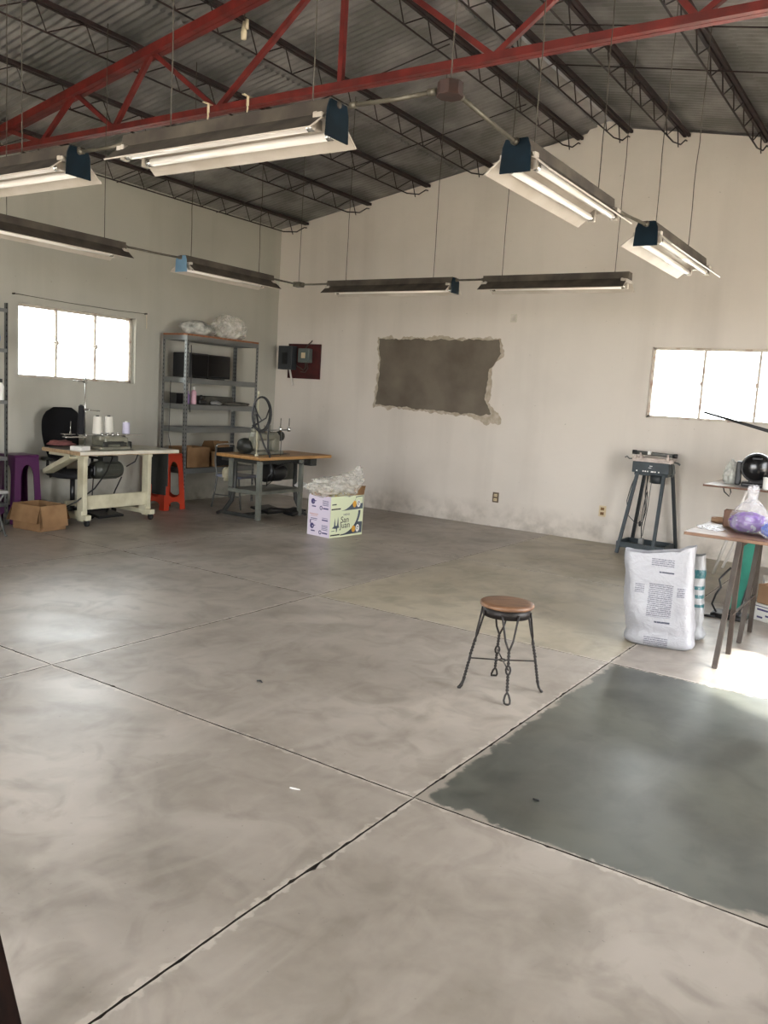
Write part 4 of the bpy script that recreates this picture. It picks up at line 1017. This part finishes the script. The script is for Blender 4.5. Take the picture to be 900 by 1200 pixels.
t = printed_box('upper printed carton with open flaps filled with clear plastic, on another carton', HB+.001, .165, False)
b = MB(); Mx = Matrix.Translation((0, -BY/2-.012, .165)) @ Matrix.Rotation(math.radians(115), 4, 'X'); b.box((0, 0, 0), (.24, .003, .11), Mx @ Matrix.Translation((-.0, 0, -.05)) @ Matrix.Rotation(PI/2*0, 4, 'X')); b.build('flap', 'card_pale', t)
for (p, q, r_) in (((BX/2, -.05, .165), (BX/2+.01, BY/2, .165), .10),):
    b = MB(); b.prism([(.28, 0), (BY, 0), (BY+.01, .105), (.40, .09)], .004, frame((0, 1, 0), (.12, 0, 1), (BX/2-.006, -BY/2, .165))); b.build('flap', 'card', t)
b = MB(); b.prism([(0, 0), (BX, 0), (BX-.02, .10), (.02, .10)], .004, frame((1, 0, 0), (0, .3, 1), (-BX/2, BY/2-.004, .165))); b.build('flap', 'card', t)
o = MB().blob((0, 0, 0), (BX*.42, BY*.44, .05), .25, 3, 3, 5).build('straw_filling', 'straw'); o.location = (ctr.x, ctr.y, HB+.155); o.rotation_euler.z = brz; tag(o, 'yellowish packing straw inside the upper printed carton', 'packing straw', kind='stuff')
def bagfn(p):
    k = max(0, p.y-.1)
    return (p.x*(1-.35*k), p.y*1.0, p.z*(1-.25*k)+1.15*k*k+.25*k)
o = MB().blob((0, 0, 0), (.25, .36, .125), .26, 1.9, 5, 4, fn=bagfn).build('clear_plastic_bag', 'filmclear'); o.location = (ctr.x-.005, ctr.y+.0, HB+.245); o.rotation_euler.z = brz; tag(o, 'crumpled clear plastic bag stuffed in the upper printed carton', 'plastic bag')

# ---------------------------------------------------------------- tall polythene sacks
def sack_mat(name, blocks, bars, tint, ink):
    m = bpy.data.materials.new(name); m.use_nodes = True
    nt = m.node_tree; N = nt.nodes; L = nt.links; b = N['Principled BSDF']; b.inputs['Roughness'].default_value = .32
    tc = N.new('ShaderNodeTexCoord'); sp = N.new('ShaderNodeSeparateXYZ'); L.new(tc.outputs['Object'], sp.inputs[0])
    def mth(op, a, c):
        x = N.new('ShaderNodeMath'); x.operation = op
        for i, v in ((0, a), (1, c)):
            if isinstance(v, (int, float)): x.inputs[i].default_value = v
            else: L.new(v, x.inputs[i])
        return x.outputs[0]
    def inside(v, lo, hi): return mth('MULTIPLY', mth('GREATER_THAN', v, lo), mth('LESS_THAN', v, hi))
    X, Y, Z = sp.outputs
    nzm = N.new('ShaderNodeMapping'); nzm.inputs['Scale'].default_value = (260, 1, 72); L.new(tc.outputs['Object'], nzm.inputs[0])
    wn = N.new('ShaderNodeTexNoise'); wn.inputs['Scale'].default_value = 1; wn.inputs['Detail'].default_value = 1; L.new(nzm.outputs[0], wn.inputs['Vector'])
    words = mth('GREATER_THAN', wn.outputs[0], .42)
    line = mth('LESS_THAN', mth('FRACT', mth('MULTIPLY', Z, 78.0), 0), .58)
    front = mth('LESS_THAN', Y, 0)
    acc = None
    for x0, x1, z0, z1 in blocks:
        k = mth('MULTIPLY', mth('MULTIPLY', inside(X, x0, x1), inside(Z, z0, z1)), mth('MULTIPLY', mth('MULTIPLY', words, line), .75)); acc = k if acc is None else mth('MAXIMUM', acc, k)
    for x0, x1, z0, z1 in bars:
        k = mth('MULTIPLY', inside(X, x0, x1), mth('MULTIPLY', inside(Z, z0, z1), mth('GREATER_THAN', wn.outputs[0], .34))); acc = mth('MAXIMUM', acc, k)
    acc = mth('MULTIPLY', acc, front)
    mx = N.new('ShaderNodeMix'); mx.data_type = 'RGBA'; mx.inputs[6].default_value = lin(tint); mx.inputs[7].default_value = lin(ink); L.new(acc, mx.inputs[0]); L.new(mx.outputs[2], b.inputs['Base Color'])
    n = N.new('ShaderNodeTexNoise'); n.inputs['Scale'].default_value = 16; n.inputs['Detail'].default_value = 5; n.inputs['Distortion'].default_value = .8; L.new(tc.outputs['Object'], n.inputs['Vector'])
    bp = N.new('ShaderNodeBump'); bp.inputs['Strength'].default_value = .55; bp.inputs['Distance'].default_value = .02; L.new(n.outputs[0], bp.inputs['Height']); L.new(bp.outputs[0], b.inputs['Normal'])
    tr = N.new('ShaderNodeBsdfTranslucent'); L.new(mx.outputs[2], tr.inputs[0]); ms = N.new('ShaderNodeMixShader'); ms.inputs[0].default_value = .2
    L.new(b.outputs[0], ms.inputs[1]); L.new(tr.outputs[0], ms.inputs[2]); L.new(ms.outputs[0], N['Material Output'].inputs['Surface'])
    return m
MT['sack'] = sack_mat('printed_polythene', [(-.10, .055, .21, .43), (-.10, .045, .545, .60), (-.10, .055, .015, .075), (-.19, -.13, .36, .42), (.08, .13, .36, .42)], [(-.045, .050, .505, .515), (-.045, .055, .172, .184)], 'a6a6aa', '3a3d4c')
MT['sack2'] = sack_mat('printed_polythene_teal', [(-.1, .1, .1, .2)], [(-.2, .2, .44, .50), (-.2, .2, .36, .385), (-.2, .2, .30, .325), (-.2, .2, .24, .26)], 'a4a6a8', '1f5f66')
def sack(label, loc, rz, w, d, h, m, seed, tops, lean=0):
    b = MB(); rings = []; nz_ = 34; seg = 64
    for i in range(nz_+1):
        u = i/nz_; z = h*u; ring = []
        bulge = 1+.03*math.exp(-((u-.07)/.06)**2)-.04*math.exp(-((u-.17)/.05)**2)
        dd = d*(1-.55*max(0, u-.25)**1.2); foot = .86 if i == 0 else (.97 if i == 1 else 1)
        for k in range(seg):
            a = k*2*PI/seg; ca, sa = math.cos(a), math.sin(a); ex = .42
            x = w/2*bulge*foot*math.copysign(abs(ca)**ex, ca); y = dd/2*bulge*foot*math.copysign(abs(sa)**(ex*1.4), sa)
            P = Vector((x*5, y*5, z*5+seed)); nn = noise.noise(P)*.016+noise.noise(P*2.6)*.009+abs(noise.noise(P*5))*.007
            r = Vector((x, y, 0)).normalized()
            zt_ = z
            if u > .7: zt_ += (u-.7)/.3*(tops(x/(w/2))+.012*noise.noise(Vector((x*20, seed, 1))))
            ring.append(b.bm.verts.new((x-lean*z+r.x*nn*min(1, u*8), y+r.y*nn*min(1, u*8), max(.002, zt_))))
        rings.append(ring)
    fs = [b.bm.faces.new(rings[0][::-1])]
    for A, B in zip(rings, rings[1:]):
        for k in range(seg): fs.append(b.bm.faces.new((A[k], A[(k+1) % seg], B[(k+1) % seg], B[k])))
    b._fin(fs, True)
    o = b.build('polythene_sack', m); o.location = loc; o.rotation_euler.z = rz
    return tag(o, label, 'plastic sack')
sack('tall white polythene sack with printed text block standing on the floor', (-1.425, 5.70, 0), math.radians(12), .445, .24, .60, 'sack', 1, lambda v: .035+.035*v+.035*abs(v)**3, .10)
sack('second polythene sack with teal print standing behind the tall white one', (-1.43, 6.02, 0), math.radians(10), .45, .20, .58, 'sack2', 5, lambda v: .02*v, .10)

# ---------------------------------------------------------------- blue machine stand by the back wall
t = thing('machine_stand', 'slate blue four legged machine stand against the back wall', 'machine', (-2.60, 9.33, 0))
def L_(x, y): return (x+2.60, y-9.33)
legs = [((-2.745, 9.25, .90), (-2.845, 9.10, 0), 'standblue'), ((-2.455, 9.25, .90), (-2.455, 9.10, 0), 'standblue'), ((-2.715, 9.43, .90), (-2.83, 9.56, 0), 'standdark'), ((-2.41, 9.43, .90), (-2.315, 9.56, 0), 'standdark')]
for p, q, m in legs:
    b = MB(); b.bar((p[0]+2.6, p[1]-9.33, p[2]), (q[0]+2.6, q[1]-9.33, 0.0), .034, .034); b.build('leg', m, t)
b = MB()
for y in (-.215, .19): b.box((-.0, y, .10), (.52, .02, .06))
for x in (-.255, .255): b.box((x, -.01, .10), (.02, .40, .06))
b.box((0, -.01, .078), (.50, .39, .006)); b.build('tray', 'standblue', t)
b = MB(); b.box((-.005, .0, .965), (.40, .20, .12), bev=.006); b.box((-.005, .01, .89), (.36, .15, .03)); b.build('head_box', 'standblue', t)
b = MB()
for k, x in enumerate((-.15, -.08, -.055, -.03, .02, .05, .09)): b.box((x, -.101, .925), (.014 if k != 4 else .03, .006, .014))
for x in (-.01, .0): b.box((x, -.102, .965+.02*(x == 0)), (.03, .004, .006))
b.build('indicator', 'white', t)
b = MB(); b.box((0, 0, 1.050), (.45, .14, .045), bev=.006); b.box((-.0, -.05, 1.035), (.40, .05, .03), bev=.004)
for x in (-.19, -.12, .17): b.box((x, -.075, 1.075), (.03, .03, .04), bev=.004)
b.build('bed', 'pinkwhite', t)
b = MB(); b.tube([(-.20, 0, 1.12), (.20, 0, 1.112)], .020, 12); b.m(1).tube([(-.245, 0, 1.121), (-.20, 0, 1.12)], .024, 12); b.tube([(.20, 0, 1.112), (.245, 0, 1.111)], .024, 12); b.m(2)
for x in (-.15, .15): b.box((x, 0, 1.09), (.02, .05, .06))
b.build('roller', ['steel_dk', 'black', 'pinkwhite'], t)
b = MB(); b.box((-.05, -.03, 1.125), (.03, .06, .04), bev=.004); b.build('clamp', 'white', t)
for pts, r in (([(-.20, -.03, 1.05), (-.26, -.05, 1.045), (-.29, -.05, 1.07), (-.31, -.05, 1.055)], .007), ([(.2, -.02, 1.05), (.26, -.03, 1.04), (.29, -.03, 1.02)], .010), ([(.22, -.03, 1.02), (.235, -.03, .93), (.22, -.03, .88)], .013)):
    b = MB(); b.tube(pts, r, 7); b.build('lever', 'steel_dk', t)
b = MB(); b.lathe([(0, .0), (.06, .0), (.072, .012), (.072, .08), (.06, .09), (0, .09)], (.065, -.06, .80), seg=20); b.build('motor', 'standdark', t)
b = MB(); b.tube([(-.03, -.05, .90), (-.045, -.05, .7), (-.03, -.05, .5), (-.05, -.05, .3), (-.035, -.05, .13)], .006, 6); b.tube([(-.045, -.05, .9), (-.03, -.05, .7), (-.05, -.05, .52), (-.06, -.05, .36)], .005, 6); b.tube([(.01, -.05, .83), (-.005, -.05, .5), (-.03, -.05, .2)], .004, 6)
b.tube([(-.15, -.09, .9), (-.20, -.10, .72), (-.22, -.12, .58), (-.19, -.12, .42), (-.10, -.11, .34), (-.03, -.10, .36), (-.01, -.08, .48), (-.02, -.06, .7)], .005, 6)
b.lathe([(0, 0), (.014, .01), (.018, .05), (0, .07)], (-.07, -.05, .30), seg=10); b.build('cable', 'black', t)
b = MB(); b.box((-.035, -.06, .135), (.05, .06, .08), bev=.006); b.build('pedal_link', 'grey', t)

# ---------------------------------------------------------------- pale table at the back right
t = thing('pale_table', 'pale topped table on white trestle legs under the back window', 'table', (-.95, 8.93, 0))
b = MB(); b.box((0, 0, .905), (1.80, 1.06, .018)); o = b.build('tabletop', 'laminate_pale', t)
b = MB(); b.box((0, -.531, .905), (1.80, .004, .019)); b.box((-.902, 0, .905), (.004, 1.06, .019)); b.build('edge_band', 'brownedge', t)
for x, sp_ in ((-.62, -.16), (.62, .16)):
    for y in (-.42, .40):
        b = MB(); b.tube([(x, y*.9, .895), (x+sp_, y*.5-.0, .012)], .014, 8) if False else b.tube([(x+.10 if sp_ < 0 else x-.1, y, .895), (x+sp_, y*.52, .008)], .014, 8); b.build('leg', 'whitepaint', t)
    b = MB(); b.tube([(x+sp_*.3, -.30, .40), (x+sp_*.3, .28, .40)], .010, 8); b.build('crossbar', 'whitepaint', t)
b = MB(); b.tube([(-.68, -.28, .42), (.68, -.28, .42)], .010, 8); b.build('stretcher', 'whitepaint', t)
b = MB(); b.tube([(-.72, -.50, .897), (-.71, -.50, .86), (-.66, -.50, .82), (-.65, -.5, .86), (-.66, -.5, .896)], .006, 6); b.build('hook', 'black', t)
TB = .914
t = thing('black_round_machine', 'glossy black round faced appliance on the pale back table', 'appliance', (-1.45, 8.74, TB), math.radians(8))
R = Matrix.Rotation(PI/2, 3, 'X')
b = MB(); b.lathe([(0, -.12), (.10, -.12), (.135, -.08), (.145, 0), (.140, .07), (.12, .09), (0, .10)], (0, 0, .185), R, 32); b.build('drum_body', 'blackgloss', t)
b = MB(); pts = [(.130*math.cos(k*PI/16), -.088, .185+.130*math.sin(k*PI/16)) for k in range(32)]; b.tube(pts, .010, 8, closed=True); b.build('front_ring', 'black', t)
b = MB(); b.box((0, .0, .02), (.24, .22, .04), bev=.012); b.box((.03, -.0, .055), (.18, .18, .05), bev=.01); b.build('base', 'black', t)
b = MB(); b.box((0, -.095, .275), (.09, .02, .022), bev=.006); b.build('control_button', 'black', t)
for c_, d_ in (((-.155, .02, .12), (.05, .16, .23)), ((.17, .02, .16), (.07, .16, .26))):
    b = MB(); b.box(c_, d_, bev=.012); b.build('side_pillar', 'black', t)
def cfn(p): return (p.x*(1-.45*max(0, p.z)), p.y*(1-.45*max(0, p.z)), p.z)
o = MB().blob((0, 0, .10), (.075, .08, .135), .25, 2.8, 4, 3, flat=-.10, fn=cfn).build('clear_plastic_bag', 'filmthick'); o.location = (-1.68, 8.78, TB+.002); tag(o, 'crumpled clear plastic bag beside the black appliance on the pale table', 'plastic bag')
t = thing('white_container', 'white plastic container at the right edge on the pale back table', 'container', (-1.30, 8.52, TB))
b = MB(); b.lathe([(0, 0), (.04, 0), (.043, .004), (.045, .10), (0, .10)], seg=20); b.build('container_body', 'white', t); b = MB(); b.lathe([(0, .1), (.047, .1), (.047, .115), (0, .116)], seg=20); b.build('lid', 'white', t)

# dark boom arm reaching in from the right, on its own floor stand
t = thing('boom_arm', 'dark tapered boom arm reaching in from the right edge before the back window', 'boom arm', (-.20, 7.5, 0))
p0, p1 = Vector((-1.514, 0, 1.594)), Vector((.0, .0, 1.24))
b = MB(); b.tube([p0, p0.lerp(p1, .25), p0.lerp(p1, .6), p1], [.009, .013, .018, .020], 10); b.build('arm', 'black', t)
b = MB(); b.tube([(0, 0, .02), (0, 0, 1.28)], .022, 10); b.build('post', 'black', t)
b = MB(); b.lathe([(0, 0), (.16, 0), (.16, .015), (.03, .03), (0, .03)], seg=24); b.build('base', 'black', t)
b = MB(); b.box((0, 0, 1.245), (.06, .06, .08), bev=.01); b.build('clamp', 'black', t)

# ---------------------------------------------------------------- brown table front right
t = thing('brown_table', 'worn brown wooden table on splayed steel legs at the right edge', 'table', (-.58, 6.28, 0))
b = MB(); b.box((0, 0, .79), (1.50, 1.28, .022), Euler((0, 0, 0)), .003); b.build('tabletop', 'tabletop', t)
for (yt_, ya, yb_) in ((-.62, -.88, -.47), (.12, -.12, .27)):
    for sx, xt, xb in ((-1, -.40, -.42), (1, .45, .47)):
        for yy in (ya, yb_):
            b = MB(); b.bar((xt, yt_+(.03 if yy > yt_ else -.03), .78), (xb, yy, 0), .030, .030, up=(1, 0, 0)); b.build('leg', 'legbrown', t)
for x in (-.40, .45):
    b = MB(); b.bar((x, -.62, .30), (x, .14, .30), .012, .012); b.bar((x, -.60, .765), (x, .60, .765), .03, .03); b.build('rail', 'legbrown', t)
TT = .801
t = thing('small_carton', 'small brown carton without lid behind the purple bag on the brown table', 'cardboard box', (-1.14, 6.28, TT), .1)
b = MB(); th = .004
b.box((0, 0, .002), (.15, .12, .004)); b.box((0, -.058, .055), (.15, th, .11)); b.box((0, .058, .055), (.15, th, .11)); b.box((-.073, 0, .055), (th, .12, .11)); b.box((.073, 0, .055), (th, .12, .11)); b.build('carton_body', 'brownedge', t)
b = MB(); b.box((0, 0, .095), (.13, .10, .012), bev=.004); b.build('contents', 'darkstuff', t)
t = thing('brown_tape_roll', 'tan roll of tape lying behind the small carton on the brown table', 'tape roll', (-1.27, 6.42, TT))
b = MB(); b.lathe([(.035, 0), (.06, 0), (.06, .03), (.035, .03), (.035, 0)], seg=24); b.build('roll', 'card_pale', t)
b = MB(); b.lathe([(.030, 0), (.035, 0), (.035, .031), (.030, .031), (.030, 0)], seg=24); b.build('core', 'card', t)
for k, (dx, dy, rz, lab) in enumerate(((-1.225, 5.95, .3, 'white sheet of plastic wrap lying flat near the left corner of the brown table'),)):
    o = MB().blob((0, 0, .007), (.09, .12, .009), .35, 3, 3, 20+k, flat=-.005).build('plastic_wrap', 'filmwhite'); o.location = (dx, dy, TT); o.rotation_euler.z = rz; tag(o, lab, 'plastic wrap')

def bag(label, loc, s, cloth, seed):
    t = thing('knotted_bag', label, 'plastic bag', loc)
    prof = [(0, .002), (.10, .002), (.135, .03), (.14, .07), (.125, .12), (.09, .17), (.05, .215), (.030, .235), (.034, .26), (.040, .30), (.030, .325), (0, .33)]
    b = MB(); b.lathe([(r*s, z*s) for r, z in prof], seg=40)
    for v in b.bm.verts:
        a = math.atan2(v.co.y, v.co.x); k = 1+.05*math.sin(a*9+seed)*min(1, v.co.z*6)+.06*noise.noise(v.co*14+Vector((seed, 0, 0))); v.co.x *= k; v.co.y *= k
    b.build('bag_film', 'filmwhite', t)
    b = MB()
    b.blob((-.006*s, -.006*s, .070*s), (.120*s, .120*s, .070*s), .16, 3.5, 4, seed, flat=-.064*s)
    b.build('cloth_inside', cloth, t)
    return t
bag('knotted clear plastic bag of purple cloth strips on the brown table', (-1.00, 6.02, TT), .98, 'violet', 3)
bag('second clear plastic bag with blue cloth at the right frame edge on the brown table', (-.80, 5.86, TT), .75, 'bluecloth', 8)

# under the brown table
t = thing('teal_board', 'narrow teal board leaning on a black foot under the brown table', 'board', (-1.20, 6.90, 0))
b = MB(); b.prism([(-.055, .05), (.05, .05), (.085, .70), (-.045, .70)], .02, frame((1, 0, 0), (.13, .0, 1), (0, .01, 0))); b.build('board_panel', 'teal', t)
b = MB(); b.bar((.055, 0, .05), (.175, 0, .70), .012, .03); b.build('edge_strip', 'black', t)
b = MB(); b.box((-.01, 0, .02), (.26, .20, .04), bev=.012); b.box((.0, 0, .05), (.12, .10, .04), bev=.01); b.build('foot', 'black', t)
b = MB(); b.tube([(-.10, -.05, .03), (-.14, -.06, .10), (-.12, -.06, .18), (-.09, -.05, .24), (-.11, -.04, .30), (-.07, -.02, .36), (-.04, -.01, .40)], .008, 7); b.tube([(-.1, -.1, .012), (-.18, -.12, .010), (-.22, -.08, .010)], .010, 7); b.build('power_cord', 'black', t)
t = carton('printed_box', 'white box with blue print on the floor under the brown table', (-.80, 7.06, 0), math.radians(-30), .42, .34, .135, 'white', [])
b = MB()
for k, (x, z, w) in enumerate(((-.14, .03, .05), (-.05, .05, .08), (.06, .04, .06), (-.12, .09, .10), (.08, .09, .09), (.14, .03, .04))): b.box((x, -.171, z), (w, .002, .014))
b.box((0, -.171, .115), (.40, .002, .006)); b.build('printed_marks', 'inkpurple', t)
carton('cardboard_box', 'tan cardboard box stacked on the white printed box under the brown table', (-.79, 7.06, .137), math.radians(-30), .40, .33, .15, 'card_pale', [('b', 1.2), ('r', .5)], fl=.3)
t = thing('blue_carton', 'pale box on the floor behind the white printed box near the back table', 'box', (-.95, 7.75, 0), .2)
b = MB(); b.box((0, 0, .11), (.34, .26, .22), bev=.004); b.build('box_body', 'paper', t); b = MB(); b.box((0, -.131, .12), (.2, .002, .08)); b.build('printed_label', 'inkpurple', t)

# ---------------------------------------------------------------- floor scraps and the dark trestle in the corner
o = MB(); o.tube([(-.022, 0, .004), (0, .004, .005), (.020, .012, .004)], [.003, .004, .002], 6); o = o.build('paper_scrap', 'paper'); o.location = (-1.94, 2.44, 0); tag(o, 'tiny white paper scrap on the floor in front', 'paper scrap')
o = MB(); o.tube([(-.02, 0, .004), (.0, .004, .006), (.02, -.004, .004)], [.004, .006, .003], 6); o = o.build('dark_scrap', 'black'); o.location = (-2.87, 3.27, 0); tag(o, 'small dark scrap on the floor left of the iron stool', 'scrap')
o = MB(); o.tube([(-.012, 0, .003), (.012, .003, .003)], .004, 6); o = o.build('dark_scrap', 'black'); o.location = (-1.16, 3.0, 0); tag(o, 'tiny dark scrap on the dark grey slab', 'scrap')
t = thing('wooden_trestle', 'dark brown wooden trestle leg at the lower left frame edge', 'trestle', (-1.895, 1.0, 0))
b = MB(); b.bar((.30, 0, 0), (.02, 0, .62), .05, .09, up=(0, 1, 0), bev=.004); b.build('leg', 'darkwood', t)
b = MB(); b.bar((-.34, 0, 0), (-.06, 0, .62), .05, .09, up=(0, 1, 0), bev=.004); b.build('leg', 'darkwood', t)
for x in (.30, -.34):
    b = MB(); b.bar((x, -.8, 0), (.02 if x > 0 else -.06, -.8, .62), .05, .09, up=(0, 1, 0), bev=.004); b.build('leg', 'darkwood', t)
b = MB(); b.box((-.02, -.4, .64), (.12, 1.0, .07), bev=.005); b.build('beam', 'darkwood', t)
